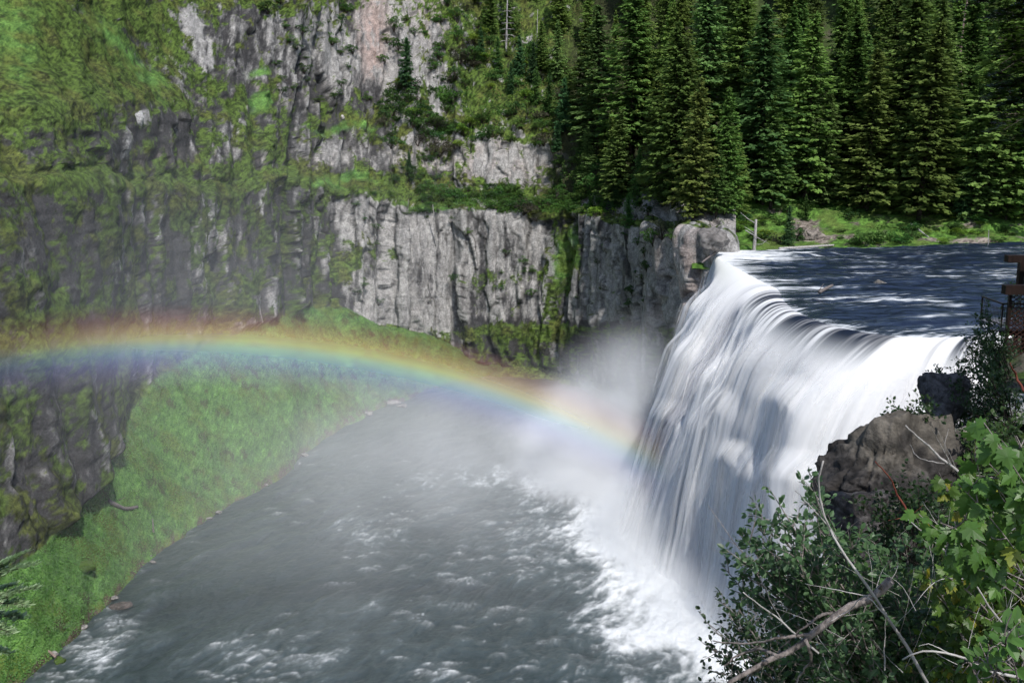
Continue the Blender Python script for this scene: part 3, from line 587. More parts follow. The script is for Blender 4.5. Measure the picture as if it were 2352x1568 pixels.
def conifer_mesh(H, Rr, seed, base=.06, levels=50, per=7, dense=14, droop=.35, leafy=.50, c0=(.044, .084, .020), c1=(.185, .30, .070), ragged=.30, bare=0.0):
    g = np.random.default_rng(seed); C = []; D = []; L = []; W = []; K = []; U = []; limbs = MB()
    lop = g.uniform(0, 6.28); lean = g.normal(0, .01, 2)
    for i in range(levels):
        f = max(0, i+g.uniform(-.3, .3))/levels; z = H*(base+(1-base)*f**.92); 
        if z > H*.99: continue
        rad = Rr*(1-f)**.78*(1-.25*math.exp(-f*9))+.12
        n = max(4, int(per*(1-.12*f)))
        for j in range(n):
            if g.random() < bare: continue
            a = g.uniform(0, 2*math.pi); r = rad*g.uniform(1-ragged, 1.12)*(1+.12*math.cos(a-lop)); dr = droop*(1-.9*f)+g.normal(0, .06)
            m = max(4, int(dense*1.9*(.35+.65*r/Rr))); t = np.sort(g.uniform(.12, 1, m))**.8
            rr = t*r; zz = z+rr*(.22-dr)-.10*dr*rr*rr/Rr+.25*(t**3)*r*.12
            side = g.normal(0, .17, m)*r*(1.15-t)+g.normal(0, .04, m)*r
            ca, sa = math.cos(a), math.sin(a)
            P = np.stack([rr*ca-side*sa+lean[0]*z, rr*sa+side*ca+lean[1]*z, zz+g.normal(0, .10, m)-np.abs(side)*.25], -1)
            dd = np.stack([np.full(m, ca)-sa*side*2/r, np.full(m, sa)+ca*side*2/r, np.full(m, -.25-dr*.5)], -1)+g.normal(0, .25, (m, 3))
            C.append(P); D.append(dd); L.append(leafy*g.uniform(.9, 1.8, m)*(.72+.28*(1-f))); W.append(leafy*g.uniform(.5, 1.0, m)*(.6+.4*(1-f))); U.append(np.stack([g.normal(0, .6, m)+.5*ca, g.normal(0, .6, m)+.5*sa, np.ones(m)*.8], -1))
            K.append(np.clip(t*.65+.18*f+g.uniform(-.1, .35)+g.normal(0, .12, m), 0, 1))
    m = 900; z = H*(base+(1-base)*g.random(m)**.8*.97); a = g.uniform(0, 6.28, m); rr = (Rr*(1-z/H)**.78)*g.uniform(.05, .42, m)
    C.append(np.stack([np.cos(a)*rr+lean[0]*z, np.sin(a)*rr+lean[1]*z, z-rr*.2], -1)); D.append(np.stack([np.cos(a), np.sin(a), -.5+0*a], -1)+g.normal(0, .3, (m, 3))); L.append(leafy*g.uniform(1, 1.8, m)); W.append(leafy*g.uniform(.6, 1.1, m)); U.append(np.stack([np.cos(a)*.9, np.sin(a)*.9, .6+0*a], -1)); K.append(g.uniform(0, .45, m))
    # leader shoots
    m = 14; z = H*g.uniform(.93, 1.0, m); C.append(np.stack([lean[0]*z+g.normal(0, .08, m), lean[1]*z+g.normal(0, .08, m), z], -1)); D.append(np.stack([g.normal(0, .4, m), g.normal(0, .4, m), np.ones(m)], -1)); L.append(np.full(m, .6)); W.append(np.full(m, .16)); U.append(g.normal(0, 1, (m, 3))); K.append(np.full(m, .7))
    C, D, L, W, U, K = map(np.concatenate, (C, D, L, W, U, K)); V, Fc = tris_quads(C, D, U, L, W)
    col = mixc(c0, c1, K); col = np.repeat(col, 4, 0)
    trunk = MB(); zz = np.linspace(-.6, H*.97, 12); tr = np.stack([lean[0]*zz, lean[1]*zz, zz], -1); trunk.tube(tr, np.interp(zz, [0, H], [H*.0075+.05, .03]), 6)
    for i in range(26):
        z = g.uniform(base*H*.4, H*.7); a = g.uniform(0, 6.28); r = Rr*(1-z/H)**.8*g.uniform(.3, .7); trunk.tube([(lean[0]*z, lean[1]*z, z), (math.cos(a)*r, math.sin(a)*r, z-.25*r)], [.05, .02], 4, cap=False)
    return V, Fc, col, trunk
def make_conifer(name, *a, mat=None, **k):
    V, Fc, col, trunk = conifer_mesh(*a, **k)
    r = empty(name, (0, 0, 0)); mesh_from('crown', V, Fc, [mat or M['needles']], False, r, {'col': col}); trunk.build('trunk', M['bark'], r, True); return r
def copy_tree(o, parent=None):
    c = o.copy(); COL.objects.link(c); c.parent = parent
    for ch in o.children: copy_tree(ch, c)
    return c
HF = 26.0
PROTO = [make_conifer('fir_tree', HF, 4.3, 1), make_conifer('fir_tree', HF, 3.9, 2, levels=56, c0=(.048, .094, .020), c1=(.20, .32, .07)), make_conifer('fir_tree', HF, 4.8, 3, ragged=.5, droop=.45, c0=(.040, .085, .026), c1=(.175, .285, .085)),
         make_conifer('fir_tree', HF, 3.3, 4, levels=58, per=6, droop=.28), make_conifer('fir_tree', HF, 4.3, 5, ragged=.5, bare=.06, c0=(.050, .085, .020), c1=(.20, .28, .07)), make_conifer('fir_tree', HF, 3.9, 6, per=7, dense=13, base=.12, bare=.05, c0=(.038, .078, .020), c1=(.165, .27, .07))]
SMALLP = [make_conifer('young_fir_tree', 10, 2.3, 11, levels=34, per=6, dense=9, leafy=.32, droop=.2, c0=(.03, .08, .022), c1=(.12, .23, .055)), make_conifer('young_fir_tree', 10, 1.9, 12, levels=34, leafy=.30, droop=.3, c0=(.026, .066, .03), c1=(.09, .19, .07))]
used_p = set()
def use_proto(P):
    if P not in used_p: used_p.add(P); return P
    return copy_tree(P)
trees = []        # (root, px, py, height, tonekey, kind)
def plant(P, H0, px, py, Hh, rz, wid=1.0, info=None, kind='fir'):
    p = ground(px, py); o = use_proto(P); o.location = p+np.array([0, 0, -.3]); s_ = Hh/H0; o.scale = (s_*wid, s_*wid, s_); o.rotation_euler = (RNG.normal(0, .015), RNG.normal(0, .015), rz)
    trees.append([o, px, py, Hh, info, kind, p]); return o
def px_h(px, py, top):
    p = ground(px, py); w_ = (p-CAM)@FW; return max(2.0, (py-top)/F*w_/math.cos(PITCH)*1.02)
# the firs one can single out: x, base y, top y, prototype, width
FRONT = [(1375, 330, 30, 2, 1.15), (1412, 470, 255, 5, 1.0), (1450, 350, -20, 0, 1.05), (1500, 455, 175, 1, .9), (1478, 300, -10, 4, 1.0), (1545, 470, 70, 0, 1.0), (1592, 498, 190, 4, 1.05), (1560, 380, 10, 1, 1.0), (1625, 360, -30, 2, 1.0),
         (1668, 492, 212, 1, .95), (1692, 500, 300, 3, 1.1), (1752, 474, 38, 2, 1.05), (1700, 380, 0, 0, 1.0), (1800, 400, 30, 1, .95), (1775, 482, 230, 5, 1.1), (1850, 468, 60, 0, 1.0), (1882, 474, 210, 2, 1.0), (1905, 380, -20, 3, 1.0),
         (1985, 488, 132, 4, 1.25), (1945, 440, 50, 1, 1.0), (2060, 470, -20, 0, 1.0), (2088, 488, 180, 2, 1.1), (2118, 508, 75, 0, 1.1), (2160, 430, 10, 5, 1.0), (2175, 475, 250, 3, 1.0), (2262, 500, 32, 4, 1.3), (2235, 508, 210, 2, 1.1), (2310, 512, 330, 0, 1.15), (2345, 505, 120, 1, 1.15), (2205, 400, -20, 1, 1.0), (2030, 400, 20, 5, 1.0), (1640, 495, 330, 5, .9), (1335, 290, 60, 1, 1.0), (1345, 430, 300, 2, 1.0)]
for x, b, tp, k, wd in FRONT: plant(PROTO[k], HF, x, b-(10 if b > 460 and x > 1680 else 0), px_h(x, b, tp), RNG.uniform(0, 6.28), wd*RNG.uniform(1.3, 1.6))
def treeline(y): return I(y, [-30, 60, 130, 200, 280, 340, 430], [1090, 1110, 1210, 1290, 1330, 1360, 1380])
n = 0
for row_y in (425, 375, 325, 280, 235, 190, 145, 100, 55, 10, -25):
    x = treeline(row_y)+RNG.uniform(0, 30)
    while x < 2420:
        y = row_y+RNG.uniform(-20, 20)
        clash = any(abs(t_[1]-x) < 26 and abs(t_[2]-y) < 26 for t_ in trees)
        if not clash and not (row_y > 400 and x > 1700 and RNG.random() < .6):
            plant(PROTO[RNG.integers(0, 6)], HF, x, y, RNG.uniform(15, 32)*(.55 if x < treeline(row_y)+90 else 1), RNG.uniform(0, 6.28), RNG.uniform(1.1, 1.5))
        x += RNG.uniform(105, 200)
for x, b, tp, k in [(1446, 522, 442, 0), (932, 205, 88, 1), (1195, 170, 80, 1), (1225, 190, 95, 1), (1232, 235, 150, 0), (945, 410, 345, 1), (1175, 210, 140, 1), (1262, 260, 160, 0), (1305, 300, 180, 1), (1405, 480, 390, 1), (1470, 470, 340, 0), (1540, 455, 330, 0), (1420, 420, 300, 1), (1802, 560, 470, 1), (1848, 500, 440, 0), (1100, 130, 60, 1), (1145, 160, 80, 0), (2005, 480, 400, 0), (2210, 500, 380, 1), (1275, 340, 270, 1), (1860, 330, 250, 0)]:
    plant(SMALLP[k], 10, x, b, px_h(x, b, tp), RNG.uniform(0, 6.28), RNG.uniform(.9, 1.15), kind='young fir')
for P in PROTO+SMALLP:
    if P not in used_p: used_p.add(P)
# ------------------------------------------------------------------ shrubs on the ledges, slopes and bank
def bush_mesh(seed, n=620, flat=.75, c0=(.03, .075, .018), c1=(.105, .215, .045), leaf=.13, lobes=11):
    g = np.random.default_rng(seed); cs = g.normal(0, .42, (lobes, 3)); cs[:, 2] = np.abs(cs[:, 2])*flat+.25; rs = g.uniform(.25, .5, lobes); k = g.integers(0, lobes, n)
    d = nrmz(g.normal(0, 1, (n, 3))); d[:, 2] = np.where(d[:, 2] < -.3, -d[:, 2], d[:, 2]); rr = rs[k]*g.uniform(.55, 1.08, n)**.6
    C = cs[k]+d*rr[:, None]*np.array([1, 1, .8]); tone = g.uniform(0, 1, lobes)[k]*.45+g.uniform(0, .55, n)
    V, Fc = tris_quads(C, d+g.normal(0, .8, (n, 3)), g.normal(0, .6, (n, 3))+[0, 0, 1], leaf*g.uniform(.7, 1.5, n), leaf*g.uniform(.5, 1.1, n))
    mb = MB(); col = np.repeat(mixc(c0, c1, tone), 4, 0); mb.add(V, Fc, 0)
    for i in range(lobes):
        p = cs[i]; mb.tube([(0, 0, -.15), p*np.array([.45, .45, .6]), p], [.03, .022, .01], 4, cap=False)
    cc = np.concatenate([col, np.tile([[.07, .055, .045]], (sum(len(v) for v in mb.V)-len(col), 1))])
    return mb, cc
def bush(name, seed, **k):
    mb, cc = bush_mesh(seed, **k); return mesh_from(name, np.concatenate(mb.V), [np.concatenate(v) for v in mb.F.values()], [M['leaf']], False, None, {'col': cc})
BP = {'dark green': [bush('shrub', 21, c0=(.020, .050, .014), c1=(.070, .15, .034)), bush('shrub', 22, c0=(.020, .052, .016), c1=(.075, .165, .040), flat=1.1)],
      'mid green': [bush('shrub', 23), bush('shrub', 24, flat=1.15), bush('shrub', 25, c0=(.035, .08, .02), c1=(.13, .24, .05))],
      'bright yellow green': [bush('shrub', 26, c0=(.07, .13, .016), c1=(.20, .32, .04))],
      'grey brown': [bush('shrub', 27, c0=(.035, .038, .022), c1=(.12, .115, .075), leaf=.10, n=800), bush('shrub', 28, c0=(.03, .04, .022), c1=(.10, .11, .065), leaf=.10, n=800)]}
shrubs = []
def put_bush(x, y, wpx, tone, rel=1.0, zone=''):
    p = ground(x, y); w_ = (p-CAM)@FW; s_ = wpx/F*w_/1.9; P = BP[tone][RNG.integers(0, len(BP[tone]))]
    if P in used_p: o = P.copy(); COL.objects.link(o)
    else: used_p.add(P); o = P
    o.location = p+np.array([0, -.15*s_, -.15*s_]); o.scale = (s_, s_, s_*rel); o.rotation_euler = (0, 0, RNG.uniform(0, 6.28)); shrubs.append([o, x, y, tone, zone, s_]); return o
Zu, Zl, Zs, Zb, Zc, Zt, Zf = 'on the upper pale cliffs', 'on the ledge above the lower cliff', 'on the slope left of the forest', 'on the riverbank above the falls', 'clinging to the lower cliff face', 'on the terrace between the cliffs', 'at the forest foot'
for x, y, wd, tn, rl, z in [(905, 262, 62, 'dark green', 1.0, Zs), (950, 268, 62, 'dark green', 1.1, Zs), (925, 232, 60, 'dark green', 1.1, Zs), (975, 245, 40, 'mid green', 1, Zs), (900, 60, 40, 'mid green', 1.2, Zu), (890, 95, 32, 'mid green', 1, Zu), (915, 110, 45, 'dark green', 1.0, Zu), (880, 140, 30, 'mid green', 1, Zu),
    (1000, 290, 48, 'grey brown', .9, Zs), (1015, 345, 70, 'grey brown', .9, Zs), (1045, 330, 40, 'grey brown', .8, Zs), (1065, 120, 60, 'grey brown', .9, Zs), (1085, 145, 40, 'grey brown', .8, Zs), (1050, 45, 40, 'mid green', 1.2, Zu), (1110, 75, 36, 'bright yellow green', 1, Zs), (1068, 190, 30, 'mid green', 1, Zs), (1140, 180, 44, 'mid green', 1, Zs),
    (1165, 440, 46, 'mid green', 1.1, Zl), (1205, 480, 60, 'grey brown', .9, Zl), (1180, 470, 40, 'dark green', .8, Zl), (1225, 500, 34, 'grey brown', 1, Zc), (1370, 495, 50, 'bright yellow green', .9, Zl), (1515, 530, 64, 'grey brown', 1.1, Zl), (1500, 560, 50, 'mid green', 1.1, Zc), (1540, 545, 36, 'mid green', 1.1, Zc), (1620, 522, 16, 'mid green', 1, Zl), (1484, 620, 26, 'dark green', 1.6, Zc), (1478, 585, 22, 'dark green', 1.7, Zc), (1450, 668, 34, 'dark green', 1.2, Zc), (1445, 700, 26, 'mid green', 1, Zc), (1480, 690, 18, 'mid green', 1, Zc), (945, 405, 44, 'dark green', 1, Zt), (1000, 408, 26, 'dark green', 1, Zt), (1265, 440, 30, 'mid green', 1, Zl), (1240, 470, 34, 'mid green', 1, Zl), (1300, 455, 30, 'mid green', 1, Zl), (700, 72, 50, 'dark green', .5, Zu), (730, 62, 36, 'dark green', .6, Zu), (770, 95, 30, 'mid green', 1.5, Zu), (620, 18, 60, 'dark green', .6, Zu), (655, 8, 40, 'mid green', .7, Zu), (795, 20, 36, 'mid green', 1.4, Zu), (790, 60, 30, 'dark green', 1.4, Zu), (1030, 10, 34, 'dark green', 1.2, Zu), (1160, 260, 40, 'mid green', 1, Zs), (985, 20, 20, 'mid green', 1, Zu), (1740, 545, 34, 'mid green', .9, Zb), (1690, 530, 40, 'bright yellow green', .9, Zb), (1785, 552, 60, 'grey brown', .8, Zb), (2020, 548, 90, 'mid green', .75, Zb), (1975, 552, 60, 'mid green', .7, Zb), (2070, 552, 60, 'mid green', .7, Zb), (1820, 545, 40, 'dark green', 1.1, Zb)]:
    put_bush(x, y, wd, tn, rl, z)
TN = ['dark green', 'mid green', 'mid green', 'mid green', 'bright yellow green', 'grey brown']
def scatter(nb, x0, x1, y0, y1, s0, s1, zone, ok=lambda x, y: True, tones=TN, rel=(.7, 1.2)):
    c = 0; tries = 0
    while c < nb and tries < nb*12:
        tries += 1; x, y = RNG.uniform(x0, x1), RNG.uniform(y0, y1)
        if not ok(x, y): continue
        put_bush(x, y, RNG.uniform(s0, s1), tones[RNG.integers(0, len(tones))], RNG.uniform(*rel), zone); c += 1
rockwin = lambda x, y: not (abs(x-855) < 45 and y < 190) and not (abs(x-1120) < 130 and 335 < y < 425) and not (abs(x-1080) < 28 and 150 < y < 225)
scatter(92, 880, 1370, 20, 335, 24, 54, Zs, lambda x, y: rockwin(x, y) and y > 20+(x < 1000)*60 and x > 980-(y > 190)*110 and x < treeline(y)+60)
scatter(34, 640, 1000, -5, 230, 14, 34, Zu, rockwin, TN[:4], (.5, 1.1))
scatter(46, 935, 1430, 430, 482, 26, 52, Zl, tones=TN[:4], rel=(.55, .9))
scatter(20, 900, 1340, 335, 425, 14, 26, Zt, lambda x, y: not (1000 < x < 1300 and y < 420), TN[:4])
scatter(14, 1240, 1400, 330, 440, 24, 44, Zf, tones=TN[:4])
scatter(70, 1700, 2352, 478, 556, 20, 48, Zb, lambda x, y: abs(x-1860) > 40, ['mid green', 'mid green', 'bright yellow green', 'dark green'], (.5, .8))
scatter(16, 1420, 2352, 400, 500, 26, 46, Zf, tones=TN[:3])
scatter(26, 790, 1480, 485, 700, 12, 30, Zc, lambda x, y: abs(x-960) > 60, TN[:4]); scatter(16, 780, 1100, 440, 500, 14, 26, Zc, tones=TN[:4], rel=(.6, .9))
for L_ in BP.values():
    for P in L_:
        if P not in used_p: bpy.data.objects.remove(P)
# ------------------------------------------------------------------ undergrowth between them
def undergrowth():
    g = np.random.default_rng(77); pts = []
    for A, x0, x1, y0, y1, n in ((WV, 1020, 1690, -10, 480, 20000), (_bcut, 1690, 2420, 400, 562, 34000), (_bcut, 1690, 2420, -10, 380, 2500), (WV, 940, 1400, 425, 490, 9000), (WV, 870, 1050, 200, 330, 6000)):
        B = A[:, 70:].reshape(-1, 3); px, py = proj(B); m = (px > x0) & (px < x1) & (py > y0) & (py < y1); B = B[m]; px, py = px[m], py[m]
        keep = fbm(B*.22, 3, 301) > (.53 if x0 < 1000 or x0 == 1020 else .46 if x0 < 1600 else .40); keep &= ~((np.abs(px-1860) < 34) & (py > 515) & (py < 552)); keep &= ~((np.abs(px-1130) < 150) & (py > 325) & (py < 425)); keep &= ~((px < 1060) & (py < 190)); keep &= ~((px < 1000) & (py < 330) & (fbm(B*.3, 2, 303) < .5))
        B = B[keep]; B = B[g.integers(0, len(B), n)]; pts.append(B+g.normal(0, .25, B.shape)*np.array([1, 1, .6])+[0, 0, .25])
    C = np.concatenate(pts); n = len(C); t1 = fbm(C*.35, 3, 305); tone = np.clip((t1-.3)*1.8+g.uniform(-.3, .3, n), 0, 1); 
    V, Fc = tris_quads(C, g.normal(0, 1, (n, 3)), g.normal(0, .5, (n, 3))+[0, 0, 1], g.uniform(.22, .6, n), g.uniform(.15, .4, n))
    col = mixc((.028, .066, .014), (.12, .24, .042), tone); o = mesh_from('undergrowth', V, Fc, [M['leaf']], False, None, {'col': np.repeat(col, 4, 0)})
    tag(o, 'low leafy undergrowth covering the bank and forest floor', kind='stuff')
undergrowth()
def grass_tufts():
    g = np.random.default_rng(78); B = WV[:, 6:76].reshape(-1, 3); px, py = proj(B); m = (px > -40) & (px < 1150); B = B[m]; D = np.linalg.norm(B-CAM, axis=1)
    B = B[g.integers(0, len(B), 80000)]; C = B+g.normal(0, .15, B.shape)*[1, 1, .3]+[0, 0, .08]; n = len(C); t1 = fbm(C*.5, 3, 305)
    V, Fc = tris_quads(C, g.normal(0, 1, (n, 3)), g.normal(0, .5, (n, 3))+[0, -.3, 1], g.uniform(.10, .28, n), g.uniform(.08, .20, n))
    col = mixc((.075, .16, .040), (.16, .30, .075), np.clip((t1-.3)*1.6+g.uniform(-.3, .35, n), 0, 1)); o = mesh_from('grass', V, Fc, [M['leaf']], False, None, {'col': np.repeat(col, 4, 0)}); tag(o, 'short bright green grass covering the slope below the left cliff', kind='stuff')
grass_tufts()
# ------------------------------------------------------------------ labels for the repeats
def ordn(i): return '%d%s' % (i, 'th' if 10 <= i % 100 <= 20 else {1: 'st', 2: 'nd', 3: 'rd'}.get(i % 10, 'th'))
def label_trees():
    rows = {}
    for t_ in trees:
        o, x, y, h, info, kind, p = t_
        if kind == 'fir': r = 0 if y > 440 else 1 if y > 355 else 2 if y > 265 else 3 if y > 170 else 4 if y > 75 else 5
        else: r = 'y'
        rows.setdefault(r, []).append(t_)
    ph = {0: 'in the front row along the riverbank', 1: 'in the second row behind the bank', 2: 'in the third row up the slope', 3: 'in the fourth row up the slope', 4: 'in the fifth row up the slope', 5: 'in the hindmost row at the top'}
    for r, L in rows.items():
        L.sort(key=lambda t_: t_[1])
        for i, t_ in enumerate(L, 1):
            o, x, y, h = t_[:4]; sz = 'tall' if h > 26 else 'medium' if h > 17 else 'short'
            if r == 'y': tag(o, 'small young fir with pale tips, %s from the left among the young firs' % ordn(i), 'tree', 'young firs below the forest')
            else: tag(o, '%s dark green fir %s, %s from the left' % (sz, ph[r], ordn(i)), 'tree', 'firs of the hillside forest')
label_trees()
def label_shrubs():
    d = {}
    for s_ in shrubs: d.setdefault((s_[3], s_[4]), []).append(s_)
    for (tn, z), L in d.items():
        L.sort(key=lambda q: q[1])
        for i, q in enumerate(L, 1):
            tag(q[0], ('%s shrub %s, %s from left' % (tn, z, ordn(i))) if len(L) > 1 else 'lone %s shrub %s' % (tn, z), 'shrub', 'shrubs growing '+z)
label_shrubs()
#==STAGE3==
# ------------------------------------------------------------------ rocks, logs, snags
import bmesh
def ico(sub):
    bm = bmesh.new(); bmesh.ops.create_icosphere(bm, subdivisions=sub, radius=1); V = np.array([v.co[:] for v in bm.verts]); Fc = np.array([[v.index for v in f.verts] for f in bm.faces]); bm.free(); return V, Fc
ICO = {k: ico(k) for k in (3, 4, 6)}
def rock(name, loc, rad, seed, label, cat='rock', sub=4, c0=(.05, .045, .04), c1=(.30, .28, .25), moss=0.0, top=None, group=None, rough=.35, boxy=.0, rz=0.0, wet=0.0):
    V, Fc = ICO[sub]; D = V.copy(); rad = np.asarray(rad, float)
    if boxy: D = D/np.maximum((np.abs(D)**(2+boxy*4)).sum(1)**(1/(2+boxy*4)), 1e-6)[:, None]
    gp = np.random.default_rng(seed+900)
    for _ in range(16):
        nn = nrmz(gp.normal(0, 1, 3)); h_ = D@nn; c_ = gp.uniform(.62, .86); D = D-np.clip(h_-c_, 0, 9)[:, None]*nn*.9
    S = D*rad; sc = 1.0/rad.max(); n1 = fbm(S*sc*1.3+seed, 3, seed)-.5; d1, d2, cid = worley(S*sc*1.7+seed, seed+1); n2 = fbm(S*sc*6+seed, 4, seed+2, .6)-.5
    W = S+D*(rad.min()*rough)[..., None]*0+D*((n1*1.6+(cid-.5)*.45-np.clip(.12-(d2-d1), 0, .12)*1.5+n2*.55)*rad.min()*rough*2)[:, None]
    c, s_ = math.cos(rz), math.sin(rz); W = W@np.array([[c, s_, 0], [-s_, c, 0], [0, 0, 1]])
    f = fbm(S*sc*9+seed, 4, seed+4, .65); f2 = fbm(S*sc*2.5+seed, 3, seed+5)
    col = mixc(c0, c1, np.clip(sstep(.3, .7, f)*.7+(f2-.4)*.9, 0, 1)); crk = np.clip(1-(d2-d1)*14, 0, 1); col = mixc(col, (.03, .026, .022), crk*.6)
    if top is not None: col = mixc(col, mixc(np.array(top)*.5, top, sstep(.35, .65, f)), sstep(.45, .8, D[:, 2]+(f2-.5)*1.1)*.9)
    if moss: col = mixc(col, mixc((.02, .035, .01), (.09, .15, .03), f), sstep(.55, .4, 1-moss+(f2-.5)*.8-.25*D[:, 2]))
    o = mesh_from(name, W, Fc, [M['rockm']], True, None, {'col': col}); o.location = loc
    tag(o, label, cat, group); return o
M['rockm'] = mat_vcol('boulder_rock', .88, .2, 9.0, .8, .08, .3, 4)
def wp(px, py, z=None, Y=None): 
    return (at_z(np.array([px]), np.array([py]), z) if Y is None else at_y(np.array([px]), np.array([py]), Y))[0]
def g3(px, py): return ground(px, py)
# stones in the two rivers and on the slope
rock('river_rock', wp(2024, 653, .15), (.95, .7, .55), 31, 'round grey rock breaking the dark upper river surface')
rock('river_rock', wp(2112, 643, .1), (1.7, .6, .28), 32, 'long flat dark rock in upper river beside white ripples', c1=(.16, .14, .12))
rock('river_rock', wp(2192, 645, .1), (1.5, .55, .25), 33, 'low dark rock at right end of the river ripple line', c1=(.16, .14, .12))
rock('river_rock', wp(272, 1392, -34.95), (1.5, .8, .45), 34, 'flat wet brown rock in the white eddy near left bank', c1=(.18, .15, .13), rz=.4)
rock('river_rock', wp(138, 1517, -34.95), (.85, .6, .5), 35, 'small mossy rock at the lower left waterline', moss=.75)
rock('mossy_boulder', talus_at(200, 1300)+np.array([0, 0, -.1]), (1.5, 1.1, .85), 36, 'rounded moss capped boulder on lower green slope', 'boulder', moss=.85, c1=(.15, .12, .10))
for i, (x, y, r_) in enumerate([(340, 1277, .5), (352, 1290, .35), (262, 1372, .4), (190, 1440, .5), (120, 1500, .45), (480, 1190, .35), (500, 1176, .45), (610, 1112, .4), (700, 1045, .5), (845, 950, .9), (905, 925, 1.3), (925, 933, .8)]):
    rock('shore_stone', wp(x, y, -34.8), (r_*1.5, r_, r_*.6), 40+i, 'small pale stone at the foot of the green slope, %s from left' % ordn(sorted([340, 352, 262, 190, 120, 480, 500, 610, 700, 845, 905, 925]).index(x)+1), group='stones along the slope waterline', sub=3, c1=(.42, .39, .36))
for i, (x, y, w_, h_, lb) in enumerate([(1844, 540, 1.5, 1.3, 'grey boulder on the riverbank, left of a pair'), (1872, 538, 2.4, 1.5, 'broad brown boulder on the riverbank, right of a pair'), (1828, 520, .9, .7, 'small pale rock above the riverbank boulders'), (2245, 556, 2.4, .6, 'low brown outcrop at the river edge, far right')]):
    rock('bank_boulder', g3(x, y), (w_, w_*.7, h_), 60+i, lb, 'boulder', c1=(.36, .31, .27), sub=4)
rock('fallen_rock', g3(790, 266)+np.array([0, -.3, .2]), (.55, .5, .55), 70, 'small bright white rock on the grassy cliff terrace', c0=(.4, .36, .34), c1=(.75, .70, .68), sub=3)
rock('cliff_boulder', at_y(np.array([1641]), np.array([550.]), 166.)[0], (2.7, 2.2, 2.0), 71, 'big smooth grey boulder beside the left end of the brink', 'boulder', c0=(.11, .10, .095), c1=(.26, .245, .23), rough=.22, boxy=.1)
rock('cliff_boulder', g3(323, 275)+np.array([0, -.6, 0]), (1.1, 1.0, 1.7), 72, 'pale rounded knob of rock on the mossy left cliff', 'boulder', c0=(.22, .22, .22), c1=(.55, .55, .55), rough=.2)
def pole(name, pts, rad, mat, label, cat, branches=(), bare=0, seed=0, bl=1.2, group=None, bark=None):
    r = empty(name, pts[0]); o0 = np.array(pts[0], float); P = np.array(pts, float)-o0; m = MB(); P2, _ = catmull(P, 12) if len(P) > 2 else (np.linspace(P[0], P[-1], 12), 0)
    m.tube(P2, np.linspace(rad[0], rad[1], 12), 7); m.build('trunk', mat, r, True)
    g = np.random.default_rng(seed); bs = list(branches)
    for i in range(bare):
        f = g.uniform(.15, .97); k = int(f*11); a = g.uniform(0, 6.28); L = bl*g.uniform(.4, 1.1)*(1.15-f); p = P2[k]
        bs.append([p, p+np.array([math.cos(a)*L*.6, math.sin(a)*L*.6, -.05*L]), p+np.array([math.cos(a)*L, math.sin(a)*L, g.uniform(-.45, .1)*L])])
    for b in bs:
        b = np.array(b, float) if bare and len(bs) else np.array(b, float)
        MB().tube(b, np.linspace(rad[0]*.30, rad[0]*.07, len(b)), 4).build('branch', mat, r, True)
    tag(r, label, cat, group); return r
def rise(px, py, top_px, top_py, dy=0):
    p = g3(px, py); q = at_y(np.array([top_px]), np.array([top_py]), p[1]+dy)[0]; return [p+[0, 0, -.3], q]
pole('dead_tree', rise(1160, 112, 1166, -30), (.30, .12), M['grey_wood'], 'bare grey dead tree with drooping twigs left of the forest', 'dead tree', bare=44, seed=1, bl=3.2)
pole('dead_tree', rise(1238, 142, 1235, 22), (.20, .04), M['grey_wood'], 'thin white dead trunk standing in the upper forest edge', 'dead tree', bare=16, seed=2, bl=1.0)
pole('dead_tree', [g3(2198, 236), at_y(np.array([2206]), np.array([120.]), g3(2198, 236)[1]-5)[0], at_y(np.array([2226]), np.array([-25.]), g3(2198, 236)[1]-6)[0]], (.42, .16), M['red_bark'], 'tall leaning dead tree with pale side branches, upper right', 'dead tree', bare=46, seed=3, bl=3.6)
p = g3(1737, 572); pole('dead_tree', [p+[0, -.6, -.2], p+[.1, -.6, 2.6], p+[.15, -.6, 5.3]], (.34, .20), M['grey_wood'], 'short broken grey snag standing at the river edge', 'dead tree', [[(0, 0, 4.9), (-1.2, 0, 5.6), (-2.4, 0, 6.6)], [(0, 0, 3.2), (-1, -.2, 3.9), (-1.8, -.3, 4.4)], [(-1.6, -.4, 3.8), (.4, -.5, 2.6), (2.3, -.6, 1.6)], [(0, 0, 1.4), (1.2, -.2, 1.5), (2.0, -.3, 2.2)]])
pole('dead_tree', rise(1640, 300, 1648, 205, -6), (.34, .2), M['branch'], 'dark broken topped trunk between the firs', 'dead tree', bare=8, seed=5, bl=1.4)
pole('dead_tree', rise(1556, 110, 1556, 38, -14), (.22, .03), M['grey_wood'], 'pale dead treetop poking above the mid forest', 'dead tree', bare=18, seed=6, bl=1.6)
pole('dead_tree', rise(997, 560, 994, 470, -1.5), (.16, .08), M['grey_wood'], 'white dead trunk leaning against the columned cliff', 'dead tree', bare=5, seed=7, bl=.8)
pole('dead_tree', rise(2270, 562, 2271, 528, -.4), (.10, .05), M['grey_wood'], 'thin pale stub standing on the far right bank', 'dead tree', bare=3, seed=8, bl=.7)
pole('tree_stump', rise(2175, 375, 2194, 338, -6), (.75, .6), M['red_bark'], 'thick leaning broken brown stump in the forest clearing', 'stump')
pole('fallen_log', [wp(1790, 572, .25), wp(1915, 563, .35)], (.30, .17), M['grey_wood'], 'long pale driftwood log lying along the far waterline', 'log')
pole('fallen_log', [wp(1882, 670, .55, None), wp(1912, 655, .9)], (.26, .16), M['branch'], 'dark log jammed at the white water above the brink', 'log', [[(0, 0, .2), (.5, .2, .9)]])
